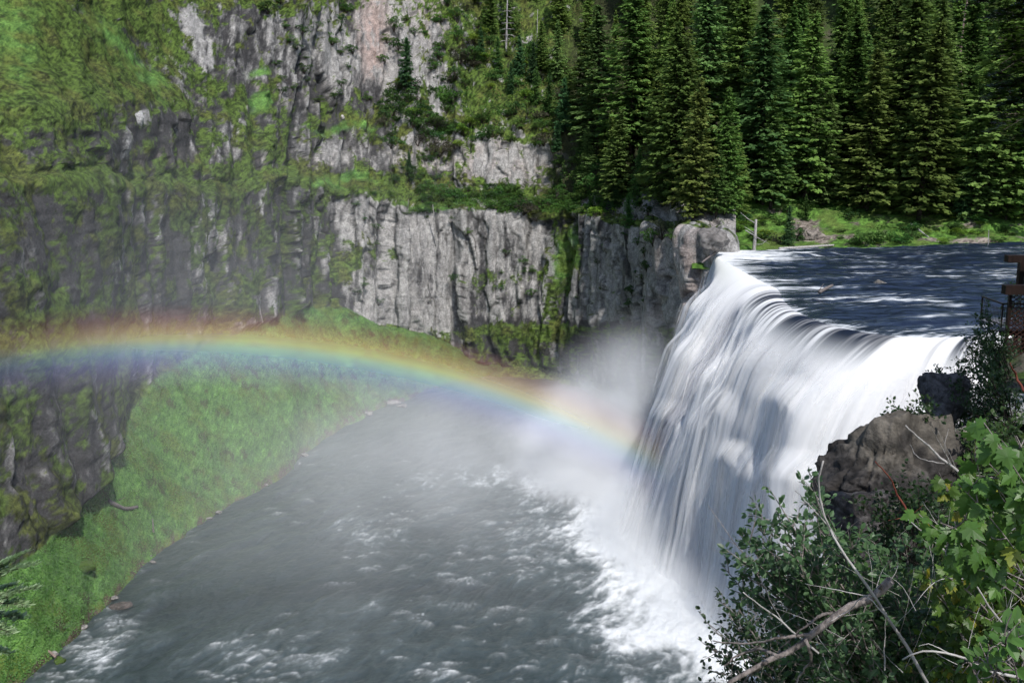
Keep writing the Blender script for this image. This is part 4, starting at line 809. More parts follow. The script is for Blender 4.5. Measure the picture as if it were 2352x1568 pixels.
pole('fallen_log', [g3(2085, 515)+[0, -.3, .5], g3(2122, 548)+[0, -.5, .4]], (.20, .1), M['grey_wood'], 'thin pale log slanting down the riverbank grass', 'log')
pole('fallen_log', [wp(1618, 606, 1.2, 166), wp(1648, 572, None, 166.5)] if False else [at_y(np.array([1612]), np.array([603.]), 164.)[0], at_y(np.array([1655]), np.array([570.]), 166.)[0]], (.16, .1), M['branch'], 'grey log wedged beside the left end of the falls', 'log')
pole('fallen_log', [g3(2185, 390)+[0, -.4, .5], g3(2235, 445)+[0, -.4, .5]], (.22, .12), M['grey_wood'], 'pale log lying on the slope below the broken stump', 'log')
pole('fallen_log', [talus_at(252, 1150)+[0, 0, .3], talus_at(288, 1172)+[0, 0, .25], talus_at(318, 1166)+[0, 0, .3]], (.30, .2), M['branch'], 'dark rotting log lying on the green slope', 'log', [[(1.2, .2, .1), (2.2, 0, .6)]])
pole('fallen_log', [wp(95, 1480, -34.3), wp(128, 1508, -34.6)], (.17, .12), M['red_bark'], 'short brown log at the lower left water edge', 'log')
pole('dead_tree', [talus_at(352, 1222), talus_at(352, 1222)+np.array([0, 0, 1.9])], (.12, .07), M['branch'], 'small dark stub standing on the green slope', 'dead tree')
# ------------------------------------------------------------------ the near bluff
EDGE = np.array([(-14, -8), (-8, 3), (-5, 6), (0, 7.5), (3.3, 10.5), (5.0, 16), (7, 20.5), (10.4, 26.5), (14.6, 33), (20, 45), (29, 62), (40, 85), (47.5, 99), (62, 103), (120, 106)], float)
def sdist(X, Y):
    best = np.full(X.shape, 1e9); sg = np.ones(X.shape)
    for a, b in zip(EDGE[:-1], EDGE[1:]):
        ab = b-a; t = np.clip(((X-a[0])*ab[0]+(Y-a[1])*ab[1])/(ab@ab), 0, 1); dx = X-(a[0]+t*ab[0]); dy = Y-(a[1]+t*ab[1]); d = np.hypot(dx, dy)
        cr = ab[0]*(Y-a[1])-ab[1]*(X-a[0]); m = d < best; best = np.where(m, d, best); sg = np.where(m, np.where(cr > 0, -1, 1), sg)
    return best*sg
def bluff_z(X, Y):
    z = I(Y, [-8, 8, 12, 18, 21, 27, 36, 46, 60, 85, 100, 112], [13.2, 13.2, 12.8, 11.0, 10.4, 9.7, 9.7, 9.4, 7.5, 3.5, .8, .3])
    return z
def build_bluff():
    xs = np.concatenate([np.arange(-14, 30, .22), np.arange(30, 120, 1.0)]); ys = np.concatenate([np.arange(-8, 50, .25), np.arange(50, 112, .6)]); X, Y = np.meshgrid(xs, ys, indexing='ij')
    P = np.stack([X, Y, X*0], -1); d = sdist(X, Y)+(fbm(P*.35, 3, 401)-.5)*2.0
    z = bluff_z(X, Y)+np.clip(d, 0, 12)*.06+(fbm(P*.5, 4, 403)-.5)*1.1*sstep(-1, 1, d)
    z = np.where(d < .6, z-(.6-d)**1.15*5.0, z); z = np.maximum(z, -38)
    f = fbm(P*1.7, 4, 405, .6); f2 = fbm(P*.5, 3, 407)
    c = mixc(mixc((.03, .028, .024), (.16, .14, .12), f), mixc((.018, .035, .010), (.06, .10, .02), f), sstep(.4, .55, f2))
    mesh_from('bluff', np.stack([X, Y, z], -1).reshape(-1, 3), grid_faces(len(xs), len(ys)), [M['terrain']], True, None, {'col': c.reshape(-1, 3)})['kind'] = 'structure'
build_bluff()
rock('rock_outcrop', wp(2060, 1125, None, 21.5)+np.array([0, .6, -.3]), (1.68, 1.4, 1.66), 81, 'large rounded lichen topped outcrop with shade painted on its front, overlooking the falls', 'rock', 6, (.014, .013, .013), (.075, .068, .064), top=(.14, .125, .105), rough=.25, boxy=.3, rz=.3)  # near-black front and sides hold painted-in shade; the pale top is lichen
rock('rock_outcrop', wp(1935, 1200, None, 20.5)+np.array([.3, .3, -.5]), (.70, 1.0, 1.2), 82, 'lower grey shoulder of rock left of the big outcrop', 'rock', 6, (.025, .023, .025), (.13, .12, .115), rough=.18, boxy=.4)
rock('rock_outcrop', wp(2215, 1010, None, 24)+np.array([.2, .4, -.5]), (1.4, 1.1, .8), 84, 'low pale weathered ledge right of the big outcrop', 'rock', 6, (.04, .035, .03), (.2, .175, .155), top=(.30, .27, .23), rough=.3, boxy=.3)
rock('dark_boulder', wp(2178, 925, None, 30)+np.array([.1, .5, -.1]), (.62, .8, .95), 83, 'dark upright boulder half hidden under the shaded bushes', 'boulder', 6, (.030, .030, .034), (.10, .10, .11), rough=.14, boxy=.35)
# concrete slab by the path
sb = MB(); c0_ = wp(2330, 958, None, 33); cs, sn = math.cos(R(-12)), math.sin(R(-12)); sb.box((0, 0, 0), (2.9, 2.4, .42), [[cs, -sn, 0], [sn, cs, 0], [0, 0, 1]])
M['concrete'] = mat_wood('concrete', (.20, .205, .21), (.36, .36, .35), 3); slab = sb.build('concrete_slab', M['concrete']); slab.location = c0_+np.array([.45, 1.2, 0]); tag(slab, 'grey concrete slab among the leaves below the pavilion', 'slab')
# ------------------------------------------------------------------ viewing pavilion and balcony
M['dark_wood'] = mat_wood('dark_timber', (.009, .005, .004), (.026, .014, .011), 5, .6); M['iron'] = mat_wood('dark_iron', (.012, .010, .010), (.035, .028, .026), 9, .5); M['deck'] = mat_wood('deck_boards', (.10, .10, .12), (.22, .22, .24), 6, .8); M['lath'] = mat_wood('lattice_laths', (.020, .009, .007), (.075, .034, .024), 8, .55)
YP = 44.0
def W2(px, py, Y=YP): return wp(px, py, None, Y)
pv = empty('viewing_pavilion', W2(2330, 900)); o0 = np.array(pv.location); tag(pv, 'dark timber pavilion with woven lattice screen at the right edge', 'pavilion')
def beam(px0, py0, py1, Y, dy, name='beam', mat=None, wid=7):
    a, b = W2(px0, py0, Y), W2(px0, py1, Y); m = MB(); h = abs(a[2]-b[2]); m.box((a[0]+wid/2-o0[0], Y+dy/2-o0[1], (a[2]+b[2])/2-o0[2]), (wid, dy, h)); return m.build(name, mat or M['dark_wood'], pv)
beam(2316, 587, 603, YP-.6, .35); beam(2311, 656, 677, YP-.5, .4); beam(2297, 876, 899, YP-.5, .4)
beam(2344, 600, 656, YP+.3, .25, 'post', wid=.22)
def lattice():
    a, b = W2(2323, 677), W2(2323, 880); x0, z1, z0 = a[0]-.05, a[2], b[2]; x1 = x0+4.5; m = MB(); sp = .155; hh = z1-z0
    for sgn in (1, -1):
        dx = hh/math.tan(R(38)); k = x0-dx-1
        while k < x1+dx:
            p0 = np.array([k, z0]); p1 = np.array([k+dx, z1]) if sgn > 0 else None
            if sgn < 0: p0 = np.array([k+dx, z0]); p1 = np.array([k, z1])
            # clip to x0..x1
            d = p1-p0; t0, t1 = 0, 1
            for lim, s_ in ((x0, 1), (x1, -1)):
                f0 = (p0[0]-lim)*s_; f1 = (p1[0]-lim)*s_
                if f0 < 0 and f1 < 0: t0 = 2
                elif f0 < 0: t0 = max(t0, f0/(f0-f1))
                elif f1 < 0: t1 = min(t1, f0/(f0-f1))
            if t0 < t1:
                q0, q1 = p0+d*t0, p0+d*t1; yy = YP+(0.0 if sgn > 0 else .035)
                m.tube([(q0[0]-o0[0], yy-o0[1], q0[1]-o0[2]), (q1[0]-o0[0], yy-o0[1], q1[1]-o0[2])], .021, 4, cap=False)
            k += sp/math.sin(R(38))*1.0
    m.build('lattice_screen', M['lath'], pv)
    f = MB(); f.box((x0-o0[0], YP-o0[1], (z0+z1)/2-o0[2]), (.10, .14, hh)); f.build('post', M['dark_wood'], pv)
    bk = MB(); bk.box(((x0+x1)/2+.75-o0[0], YP+1.6-o0[1], (z0+z1)/2-o0[2]), (x1-x0-1.3, .1, hh)); bk.build('back_wall', M['dark_wood'], pv)
    fl = MB(); fl.box(((x0+x1)/2+.1-o0[0], YP+1.1-o0[1], z0-.1-o0[2]), (x1-x0, 2.1, .12)); fl.build('floor', M['dark_wood'], pv)
lattice()
def balcony():
    YB = YP+1.6; A = W2(2290, 750, YB); B = W2(2332, 750, YB); zt = A[2]; x0, x1 = A[0], B[0]+.4
    bl = empty('balcony', (x0, YB, zt)); tag(bl, 'small balcony with dark metal railing jutting toward the falls', 'balcony'); q = np.array([x0, YB, zt])
    dk = MB(); dk.box(((x1-x0)/2, .8, -.06), (x1-x0, 2.2, .12)); dk.build('deck', M['deck'], bl)
    jo = MB(); jo.box(((x1-x0)/2, -.15, -.24), (x1-x0-.1, .12, .22)); jo.build('joist', M['dark_wood'], bl)
    zr = W2(2275, 696, YB)[2]-zt; posts = [(.07, -.22), (x1-x0-.12, -.22), (.07, 1.8)]
    for x, y in posts: MB().box((x, y, zr/2-.02), (.06, .06, zr+.06)).build('post', M['iron'], bl)
    rl = MB(); rl.box(((x1-x0)/2, -.22, zr), (x1-x0, .07, .06)); rl.box(((x1-x0)/2, -.22, zr*.82), (x1-x0, .04, .04)); rl.box(((x1-x0)/2, -.22, .12), (x1-x0, .04, .04)); rl.box((.07, .8, zr), (.07, 2.1, .06)); rl.box((.07, .8, .12), (.04, 2.1, .04)); rl.build('rail', M['iron'], bl)
    ms = MB()
    for i in range(14): ms.box((.07+(x1-x0-.2)*(i+.5)/14, -.22, zr*.47), (.014, .014, zr*.7))
    for i in range(5): ms.box(((x1-x0)/2, -.22, .12+zr*.7*(i+.5)/5), (x1-x0-.1, .012, .012))
    for i in range(14): ms.box((.07, -.1+1.9*(i+.5)/14, zr*.47), (.014, .014, zr*.7))
    ms.build('wire_mesh', M['iron'], bl)
balcony()
# ------------------------------------------------------------------ near shrubs with real leaves
OVAL = (np.array([(0, 0, 0), (-.30, .28, .05), (-.27, .68, .04), (0, 1, -.06), (.27, .68, .04), (.30, .28, .05)]), [[0, 3, 2, 1], [0, 5, 4, 3]])
_h = [(0, 0), (.16, -.07), (.40, .00), (.35, .13), (.60, .30), (.45, .35), (.52, .55), (.33, .50), (.22, .45), (.30, .68), (.19, .70), (.12, .86), (0, 1.02)]
_o = _h+[(-x, y) for x, y in _h[-2:0:-1]]
MAPLE = (np.array([(0, .36, .03)]+[(x, y, -.22*abs(x)-.12*y*y) for x, y in _o]), [[0, i, i % len(_o)+1] for i in range(1, len(_o)+1)])
def leaves_mesh(T, C, D, Nn, L, K, c0, c1, yel=None):
    tv, tf = T; D = nrmz(D); S = nrmz(np.cross(D, Nn)); Nn = np.cross(S, D); L = np.asarray(L)[:, None, None]
    V = C[:, None]+L*(tv[None, :, :1]*S[:, None]+tv[None, :, 1:2]*D[:, None]+tv[None, :, 2:]*Nn[:, None]); n, k = len(C), len(tv)
    Fc = (np.array(tf)[None]+(np.arange(n)*k)[:, None, None]).reshape(-1, len(tf[0])); col = mixc(c0, c1, K)
    if yel is not None: col = mixc(col, (.30, .28, .025), yel)
    vm = 1+.30*(np.random.default_rng(3).random((n, k))-.5); vm[:, 0] *= .78; return V.reshape(-1, 3), Fc, (col[:, None]*vm[..., None]).reshape(-1, 3)
def bez(a, b, c, n):
    t = np.linspace(0, 1, n)[:, None]; return (1-t)**2*a+2*t*(1-t)*b+t*t*c
def near_shrub(name, root, tips, seed, T, leaf, c0, c1, label, twigmat, per=9, tl=(.12, .34), arch=.35, srad=.012, hang=0.0, face=.2, yelp=0.0, gap=.026, leafp=1.0, t0=.35):
    g = np.random.default_rng(seed); r = empty(name, root); root = np.asarray(root, float); C = []; D = []; Nn = []; L = []; K = []; st = MB()
    for tip in tips:
        tip = np.asarray(tip, float); lsh = g.uniform(0, .4)
        mid = (root*.45+tip*.55)+np.array([g.normal(0, .15), g.normal(0, .15), arch*g.uniform(.3, 1.2)]); B = bez(root+g.normal(0, .12, 3), mid, tip, 16); st.tube(B-root, np.linspace(srad*g.uniform(.6, 1.2), .0022, 16), 4, cap=False)
        tw = [B[8:]]
        for j in range(per):
            f = g.uniform(t0, .97); p = B[min(14, int(f*15))]; tan = nrmz(B[min(15, int(f*15)+1)]-p); dr = nrmz(tan*.9+g.normal(0, .75, 3)+[0, 0, .15]); Lt = g.uniform(*tl)*(1.2-.5*f); e = p+dr*Lt+[0, 0, g.uniform(-.03, .05)]
            q = bez(p, (p+e)/2+g.normal(0, .02, 3), e, 5); st.tube(q-root, np.linspace(.0045, .0016, 5), 3, cap=False); tw.append(q)
        for q in tw:
            ln = np.linalg.norm(np.diff(q, axis=0), axis=1).sum(); m = max(2, int(ln/gap*leafp)); tt = g.uniform(.12, 1.02, m)*(len(q)-1); i0 = np.clip(tt.astype(int), 0, len(q)-2); fr_ = (tt-i0)[:, None]
            P = q[i0]*(1-fr_)+q[i0+1]*fr_; tan = nrmz(q[i0+1]-q[i0]); sd_ = nrmz(g.normal(0, 1, (m, 3))); d = tan*.55+sd_*.9+np.array([0, 0, -hang])
            C.append(P+sd_*leaf*.25); D.append(d); Nn.append(g.normal(0, .45, (m, 3))+np.array([.1, -face, 1.0])); L.append(leaf*g.uniform(.6, 1.2, m)); K.append(np.clip(lsh+g.uniform(0, .6, m), 0, 1))
    C, D, Nn, L, K = map(np.concatenate, (C, D, Nn, L, K)); yel = (g.random(len(C)) < yelp)*g.uniform(.3, .9, len(C)) if yelp else None
    V, Fc, col = leaves_mesh(T, C-root, D, Nn, L, K, c0, c1, yel); mesh_from('foliage', V, Fc, [M['near_leaf']], False, r, {'col': col}); st.build('stems', twigmat, r, True); tag(r, label, 'shrub'); return r
g = np.random.default_rng(99)
def tp(L, Y0, Y1): return [wp(x, y, None, g.uniform(Y0, Y1)) for x, y in L]
def rnd(n, x0, x1, y0, y1, ok=lambda x, y: True):
    o = []
    while len(o) < n:
        x, y = g.uniform(x0, x1), g.uniform(y0, y1)
        if ok(x, y): o.append((x, y))
    return o
edgeA = lambda x, y: x > I(y, [1150, 1200, 1260, 1330, 1400, 1568], [1880, 1760, 1690, 1670, 1700, 1740])
near_shrub('serviceberry_bush', wp(2080, 1780, None, 6.4), tp([(1655, 1292), (1668, 1262), (1705, 1222), (1765, 1118), (1782, 1170), (1842, 1105), (1858, 1085), (1722, 1250), (1800, 1205), (1700, 1320), (1672, 1350), (1760, 1262), (1900, 1180), (1950, 1200), (2000, 1225), (2060, 1240), (1835, 1240), (1745, 1210), (1880, 1130)]+rnd(34, 1700, 2180, 1215, 1500, edgeA), 5.2, 6.6), 5, OVAL, .046, (.034, .075, .034), (.13, .25, .10), 'grey green leafy bush with small rounded leaves in front of the falls', M['twig'], per=13, gap=.019)
near_shrub('serviceberry_bush', wp(1960, 1800, None, 8.2), tp([(1612, 1474), (1622, 1428), (1645, 1510), (1622, 1536), (1660, 1385), (1668, 1405), (1640, 1450), (1690, 1440), (1655, 1560), (1700, 1400), (1640, 1490)]+rnd(26, 1670, 1860, 1380, 1600), 7.2, 8.6), 6, OVAL, .040, (.012, .030, .012), (.045, .095, .03), 'dark small leaved bush at the bottom against the pool', M['twig'], per=12, tl=(.15, .45), gap=.02)
near_shrub('undergrowth_bush', wp(2250, 1800, None, 8.5), tp(rnd(64, 1820, 2420, 1220, 1600), 6.9, 9.0), 7, OVAL, .060, (.026, .062, .014), (.12, .24, .042), 'deep green leafy thicket filling the lower right corner', M['twig'], per=13, tl=(.2, .6), gap=.032)
near_shrub('maple_bush', wp(2420, 1750, None, 5.6), tp(rnd(46, 2060, 2400, 990, 1540, lambda x, y: x > I(y, [990, 1050, 1180, 1400, 1540], [2270, 2190, 2120, 2080, 2120])), 4.8, 6.4), 8, MAPLE, .056, (.032, .082, .013), (.115, .22, .034), 'yellow green maple bush with lobed leaves along the right edge', M['twig'], per=8, tl=(.12, .35), hang=.7, face=.9, yelp=.14, gap=.027, t0=.4)
near_shrub('maple_bush', wp(2480, 1500, None, 4.3), tp([(2300, 1010), (2240, 1020), (2330, 1060), (2200, 1110), (2290, 1120), (2110, 1180), (2160, 1200), (2230, 1250), (2340, 1180), (2180, 1290), (2330, 1000), (2260, 970)], 3.9, 4.4), 9, MAPLE, .078, (.04, .105, .020), (.10, .215, .038), 'nearest maple spray with large hanging leaves and red stems', M['twig'], per=4, tl=(.06, .18), hang=1.1, face=1.3, yelp=.02, gap=.045, srad=.004, t0=.6, arch=.15)
near_shrub('broadleaf_bush', wp(2400, 1700, None, 3.7), tp([(2240, 1500), (2290, 1480), (2340, 1490), (2270, 1540), (2330, 1450), (2210, 1545), (2350, 1530)], 3.4, 3.9), 10, OVAL, .06, (.045, .10, .02), (.10, .20, .04), 'bright oval leaved sprig in the bottom right corner', M['twig'], per=4, tl=(.06, .14), gap=.035, srad=.005, face=.8, t0=.6)
# shaded bushes round the dark boulder and under the balcony
sh_ = lambda L, Y0, Y1: [wp(x, y, None, g.uniform(Y0, Y1)) for x, y in L]
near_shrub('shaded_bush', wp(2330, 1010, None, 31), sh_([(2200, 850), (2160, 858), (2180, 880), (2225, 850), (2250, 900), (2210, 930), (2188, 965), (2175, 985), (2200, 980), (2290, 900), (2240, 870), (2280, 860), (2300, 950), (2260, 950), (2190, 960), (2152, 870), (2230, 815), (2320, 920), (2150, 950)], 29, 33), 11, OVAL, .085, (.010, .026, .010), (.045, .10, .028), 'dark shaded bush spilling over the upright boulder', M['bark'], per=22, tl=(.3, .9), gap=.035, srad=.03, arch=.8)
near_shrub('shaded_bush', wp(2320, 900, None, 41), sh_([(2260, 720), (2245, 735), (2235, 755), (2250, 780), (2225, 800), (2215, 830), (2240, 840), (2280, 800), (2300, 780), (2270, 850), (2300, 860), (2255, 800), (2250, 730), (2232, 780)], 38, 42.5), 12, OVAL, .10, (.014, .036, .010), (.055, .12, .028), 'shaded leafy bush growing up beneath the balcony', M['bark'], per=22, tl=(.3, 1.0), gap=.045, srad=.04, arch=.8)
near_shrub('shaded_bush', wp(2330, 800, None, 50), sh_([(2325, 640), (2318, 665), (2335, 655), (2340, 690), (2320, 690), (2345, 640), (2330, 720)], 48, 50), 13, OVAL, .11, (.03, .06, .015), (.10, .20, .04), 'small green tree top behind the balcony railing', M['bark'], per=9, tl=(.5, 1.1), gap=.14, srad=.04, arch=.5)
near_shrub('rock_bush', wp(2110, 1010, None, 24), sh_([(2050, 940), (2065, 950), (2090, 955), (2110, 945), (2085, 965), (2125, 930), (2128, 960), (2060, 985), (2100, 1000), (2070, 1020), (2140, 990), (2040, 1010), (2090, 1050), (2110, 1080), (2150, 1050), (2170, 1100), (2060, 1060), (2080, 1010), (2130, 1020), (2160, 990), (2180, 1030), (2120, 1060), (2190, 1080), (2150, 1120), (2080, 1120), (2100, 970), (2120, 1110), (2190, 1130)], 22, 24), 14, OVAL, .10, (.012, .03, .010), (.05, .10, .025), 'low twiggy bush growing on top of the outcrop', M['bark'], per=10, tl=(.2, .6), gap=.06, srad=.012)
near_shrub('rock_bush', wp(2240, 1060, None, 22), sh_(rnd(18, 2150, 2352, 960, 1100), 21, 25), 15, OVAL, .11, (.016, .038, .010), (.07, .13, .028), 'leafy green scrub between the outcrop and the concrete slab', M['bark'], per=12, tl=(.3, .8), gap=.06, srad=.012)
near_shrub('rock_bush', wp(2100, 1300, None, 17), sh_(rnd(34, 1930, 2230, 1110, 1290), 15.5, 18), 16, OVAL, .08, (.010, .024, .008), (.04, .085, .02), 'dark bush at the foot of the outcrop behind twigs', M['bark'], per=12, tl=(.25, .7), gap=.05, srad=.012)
# bare twigs and the dead branch
def bare(name, paths, rad, mat, label, cat, Y):
    P0 = wp(*paths[0][0], None, Y); r = empty(name, P0)
    for k, pth in enumerate(paths):
        pts = np.array([wp(x, y, None, Y+(.25*math.sin(i*1.7+k))*(.3 if k else .15)) for i, (x, y) in enumerate(pth)])-P0
        q, _ = catmull(pts, 14) if len(pts) > 2 else (np.linspace(pts[0], pts[-1], 8), 0); r0 = rad*(1 if k == 0 else .42)
        q = q+np.random.default_rng(k).normal(0, r0*.35, q.shape); MB().tube(q, np.linspace(r0, r0*(.45 if k == 0 else .3), len(q)), 7 if k == 0 else 5).build('trunk' if k == 0 else 'branch', mat, r, True)
    tag(r, label, cat); return r
bare('dead_branch', [[(2045, 1335), (2010, 1365), (1950, 1395), (1900, 1430), (1840, 1475), (1770, 1515), (1690, 1560), (1650, 1590)], [(2045, 1338), (2030, 1350), (2020, 1340)], [(1925, 1412), (1880, 1415), (1850, 1440), (1790, 1490)], [(1865, 1455), (1780, 1465), (1730, 1478), (1640, 1472)], [(1850, 1470), (1862, 1500), (1830, 1568), (1825, 1600)], [(1790, 1508), (1740, 1490), (1700, 1500), (1665, 1530)], [(1760, 1520), (1715, 1560), (1690, 1600)]], .023, M['branch'], 'thick grey dead branch slanting across the lower right bushes', 'branch', 4.9)
bare('bare_twig', [[(2130, 1570), (2080, 1480), (2010, 1370), (1950, 1290), (1905, 1210), (1880, 1130), (1888, 1060)], [(1905, 1210), (1860, 1160), (1825, 1125)], [(1925, 1240), (1890, 1180), (1872, 1130)], [(2010, 1370), (1960, 1362), (1850, 1340)], [(2040, 1420), (1990, 1370), (1950, 1400), (1900, 1430)]], .0085, M['grey_wood'], 'long bare grey twig arching up in front of the outcrop', 'twig', 4.6)
bare('bare_twig', [[(2210, 1090), (2150, 1040), (2105, 1000), (2078, 978)], [(2190, 1075), (2160, 1020), (2140, 985)], [(2200, 1085), (2175, 1030), (2155, 990)], [(2180, 1068), (2170, 1020), (2180, 985)], [(2170, 1065), (2110, 1050), (2090, 1020)]], .007, M['grey_wood'], 'fan of bare pale twigs above the outcrop', 'twig', 5.2)
bare('bare_twig', [[(1780, 1400), (1730, 1300), (1690, 1250), (1655, 1200), (1625, 1160)], [(1735, 1310), (1700, 1275), (1640, 1262), (1620, 1250)], [(1690, 1250), (1650, 1225), (1640, 1190)]], .0035, M['twig'], 'very thin bare twig reaching left over the falling water', 'twig', 5.6)
bare('bare_twig', [[(1880, 1500), (1800, 1430), (1740, 1385), (1705, 1360)], [(1800, 1430), (1770, 1380), (1760, 1350)]], .006, M['grey_wood'], 'straight pale twig pointing left below the round leaves', 'twig', 5.0)
bare('bare_twig', [[(2352, 1500), (2280, 1400), (2200, 1290), (2130, 1230), (2080, 1190)], [(2230, 1330), (2160, 1330), (2090, 1400), (2050, 1440)], [(2300, 1430), (2330, 1350), (2352, 1300)], [(2180, 1270), (2150, 1200), (2120, 1150)]], .006, M['grey_wood'], 'bare grey twig crossing behind the maple leaves', 'twig', 4.9)
bare('bare_twig', [[(2400, 1568), (2280, 1540), (2180, 1500), (2120, 1495), (2070, 1515)], [(2180, 1500), (2140, 1480), (2110, 1482)]], .008, M['grey_wood'], 'pale curved twig near the bottom right corner', 'twig', 4.3)
g = np.random.default_rng(321)
for nm_, (xa, xb, ya, yb), YY, lb in (('a', (1900, 2100, 1330, 1560), 5.4, 'tangle of thin grey twigs above the thick dead branch'), ('b', (2100, 2352, 1250, 1560), 5.0, 'tangle of thin grey twigs among the maple leaves'), ('c', (1720, 1900, 1290, 1480), 5.8, 'tangle of thin grey twigs in the round leaved bush')):
    pth = []
    for i in range(13):
        x, y = g.uniform(xa, xb), g.uniform(ya, yb); an = R(g.uniform(195, 300) if g.random() < .8 else g.uniform(300, 350)); Lp = g.uniform(60, 190); x1, y1_ = x+math.cos(an)*Lp, y+math.sin(an)*Lp; pth.append([(x, y), ((x+x1)/2+g.normal(0, 8), (y+y1_)/2+g.normal(0, 8)), (x1, y1_)])
    bare('bare_twig', pth, .0045, M['grey_wood'], lb, 'twig', YY)
bare('red_twig', [[(2090, 1185), (2060, 1130), (2035, 1085), (2008, 1060)], [(2090, 1185), (2120, 1160)], [(2090, 1185), (2040, 1195)]], .005, M['red_twig'], 'bright red maple twig pointing up to the outcrop', 'twig', 4.4)
bare('red_twig', [[(2352, 900), (2338, 870), (2325, 845), (2318, 835)], [(2338, 870), (2326, 850)]], .006, M['red_twig'], 'bright red twig in front of the lattice screen', 'twig', 4.4)
# ------------------------------------------------------------------ fir boughs near the camera
def fir_bough(mb, cols, a, b, g, width=.34, ntw=26, nl=.030, c0=(.03, .07, .03), c1=(.14, .22, .09), tw=.004):
    """a bough from a to b with side shoots clothed in flat needles"""
    a = np.asarray(a, float); b = np.asarray(b, float); ax = bez(a, (a+b)/2+np.array([0, 0, .10*np.linalg.norm(b-a)]), b, 10); L = np.linalg.norm(b-a); d = nrmz(b-a); s = nrmz(np.cross(d, [0, 0, 1.0])); u = np.cross(s, d)
    Cs = []; Ds = []; segs = [ax]
    for i in range(ntw):
        f = g.uniform(.08, .98); k = min(8, int(f*9)); p = ax[k]; sd_ = 1 if i % 2 else -1; ln = width*L*(1.15-f)*g.uniform(.5, 1); e = p+(s*sd_*.85+d*.65+u*g.uniform(-.15, .1))*ln; segs.append(bez(p, (p+e)/2, e+[0, 0, -.05*ln], 5))
    for q in segs:
        mb.tube(q, np.linspace(tw, tw*.4, len(q)), 3, cap=False); ln = np.linalg.norm(q[-1]-q[0]); m = int(ln/nl*14)+4; t = g.uniform(.05, 1, m)*(len(q)-1); i0 = np.clip(t.astype(int), 0, len(q)-2); fr_ = (t-i0)[:, None]; P = q[i0]*(1-fr_)+q[i0+1]*fr_; tan = nrmz(q[i0+1]-q[i0]); sg = np.where(g.random(m) < .5, 1, -1)[:, None]; sv = nrmz(np.cross(tan, u))*sg
        dd = nrmz(tan*.55+sv*.9+u*g.uniform(-.1, .45, (m, 1))); Cs.append(P+dd*nl*.5); Ds.append(dd)
    C = np.concatenate(Cs); D = np.concatenate(Ds); V, Fc = tris_quads(C, D, np.tile(u, (len(C), 1))+g.normal(0, .2, C.shape), nl*g.uniform(.8, 1.3, len(C)), nl*.30*np.ones(len(C)))
    cols.append((V, Fc, np.repeat(mixc(c0, c1, g.uniform(0, 1, len(C))), 4, 0)))
def fir_near(name, boughs, trunk, seed, label, **k):
    g = np.random.default_rng(seed); P0 = np.array(trunk[0], float); r = empty(name, P0); mb = MB(); L = []
    for a, b in boughs: fir_bough(mb, L, np.asarray(a)-P0, np.asarray(b)-P0, g, **k)
    n0 = 0; Vs = []; Fs = []; Cs = []
    for V, Fc, c in L: Vs.append(V); Fs.append(Fc+n0); Cs.append(c); n0 += len(V)
    mesh_from('foliage', np.concatenate(Vs), np.concatenate(Fs), [M['near_leaf']], False, r, {'col': np.concatenate(Cs)}); mb.build('bough', M['bark'], r, True)
    t = np.array(trunk, float)-P0; MB().tube(t, np.linspace(.09 if 'young' in name else .35, .02, len(t)), 8).build('trunk', M['bark'], r, True); tag(r, label, 'tree'); return r
q = lambda x, y, Y: wp(x, y, None, Y)
fir_near('young_fir_tree', [(q(-90, 1360, 4.6), q(88, 1296, 4.4)), (q(-90, 1370, 4.6), q(62, 1268, 4.5)), (q(-100, 1420, 4.6), q(92, 1350, 4.4)), (q(-80, 1400, 4.5), q(70, 1390, 4.4)), (q(-90, 1440, 4.6), q(30, 1455, 4.4)), (q(-90, 1340, 4.6), q(38, 1285, 4.5)), (q(-100, 1500, 4.6), q(25, 1500, 4.5)), (q(-90, 1400, 4.7), q(40, 1340, 4.7)), (q(-90, 1430, 4.7), q(60, 1420, 4.6))], [q(-110, 2600, 4.6), q(-100, 1700, 4.6), q(-92, 1250, 4.6)], 1, 'pale green fir boughs reaching in at the lower left edge', width=.34, ntw=24, nl=.032, c0=(.24, .36, .16), c1=(.55, .66, .42))
tb_ = []
g2 = np.random.default_rng(4)
for i in range(46):
    y = g2.uniform(-120, 330); xe = I(y, [-120, 0, 70, 170, 230, 330], [2150, 2190, 2290, 2290, 2262, 2262])+abs(g2.normal(0, 45)); tb_.append((q(2560+g2.uniform(-20, 20), y-g2.uniform(30, 90), 13.5), q(xe, y, 12+g2.uniform(-1, 1.5))))
fir_near('fir_tree', tb_, [(9.0, 13.8, 10.5), (8.9, 13.8, 20), (8.8, 13.8, 28)], 2, 'dark near fir boughs hanging into the upper right corner', width=.34, ntw=26, nl=.085, c0=(.016, .038, .008), c1=(.07, .13, .016), tw=.012)
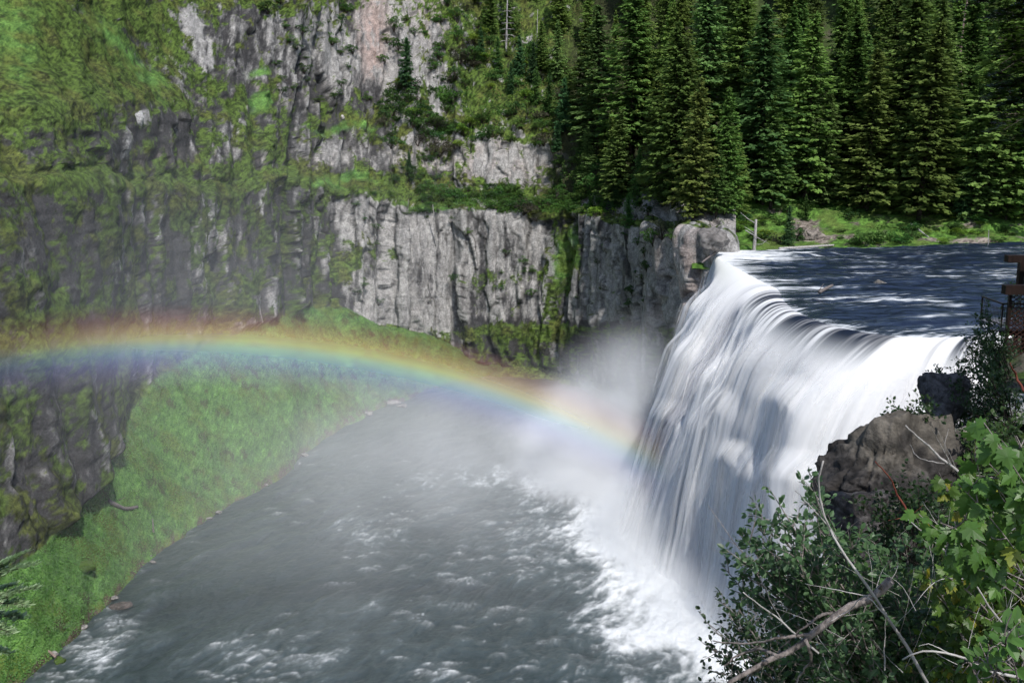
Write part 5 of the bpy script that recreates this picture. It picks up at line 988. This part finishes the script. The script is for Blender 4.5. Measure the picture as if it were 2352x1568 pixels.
for x, y, h, lb in ((17.5, 18.5, 26, 'shading fir standing right of the outcrop, outside the view'), (29, 34, 27, 'shading fir standing beside the pavilion, outside the view'), (23, 26.5, 26, 'shading fir standing between the two others, outside the view')):
    o = copy_tree(PROTO[2]); o.location = (x, y, 9.5); o.scale = (h/HF*1.15, h/HF*1.15, h/HF); tag(o, lb, 'tree')
# ------------------------------------------------------------------ camera, light, world
cam = bpy.data.cameras.new('camera'); co = bpy.data.objects.new('camera', cam); COL.objects.link(co); SC.camera = co
cam.sensor_width = 36; cam.lens = 36*F/2352; cam.clip_start = .1; cam.clip_end = 2000
co.location = CAM; co.rotation_euler = (math.pi/2-PITCH, 0, 0)
SUN_EL, SUN_AZ = R(51.8), R(180-20.6)      # azimuth clockwise from +y of the direction towards the sun
sd = Vector((math.sin(SUN_AZ)*math.cos(SUN_EL), math.cos(SUN_AZ)*math.cos(SUN_EL), math.sin(SUN_EL)))
sl = bpy.data.lights.new('sun', 'SUN'); sl.energy = 4.0; sl.angle = R(.5); sl.color = (1, .965, .92)
so = bpy.data.objects.new('sun', sl); COL.objects.link(so); so.rotation_euler = sd.to_track_quat('Z', 'Y').to_euler()
w = bpy.data.worlds.new('World'); SC.world = w; w.use_nodes = True; nt = w.node_tree; nt.nodes.clear()
sky = nt.nodes.new('ShaderNodeTexSky'); sky.sky_type = 'NISHITA'; sky.sun_disc = False; sky.sun_elevation = SUN_EL; sky.sun_rotation = SUN_AZ
bg = nt.nodes.new('ShaderNodeBackground'); bg.inputs[1].default_value = .15; wo = nt.nodes.new('ShaderNodeOutputWorld')
nt.links.new(sky.outputs[0], bg.inputs[0]); nt.links.new(bg.outputs[0], wo.inputs[0])
SC.view_settings.view_transform = 'Standard'; SC.view_settings.look = 'None'; SC.view_settings.exposure = 0; SC.view_settings.gamma = 1
SC.cycles.max_bounces = 5; SC.cycles.diffuse_bounces = 3; SC.cycles.glossy_bounces = 2; SC.cycles.use_adaptive_sampling = True; SC.cycles.adaptive_threshold = .06; SC.cycles.use_light_tree = False; SC.cycles.caustics_reflective = False; SC.cycles.caustics_refractive = False; SC.cycles.transparent_max_bounces = 24; SC.cycles.volume_bounces = 1
SC.cycles.use_denoising = True
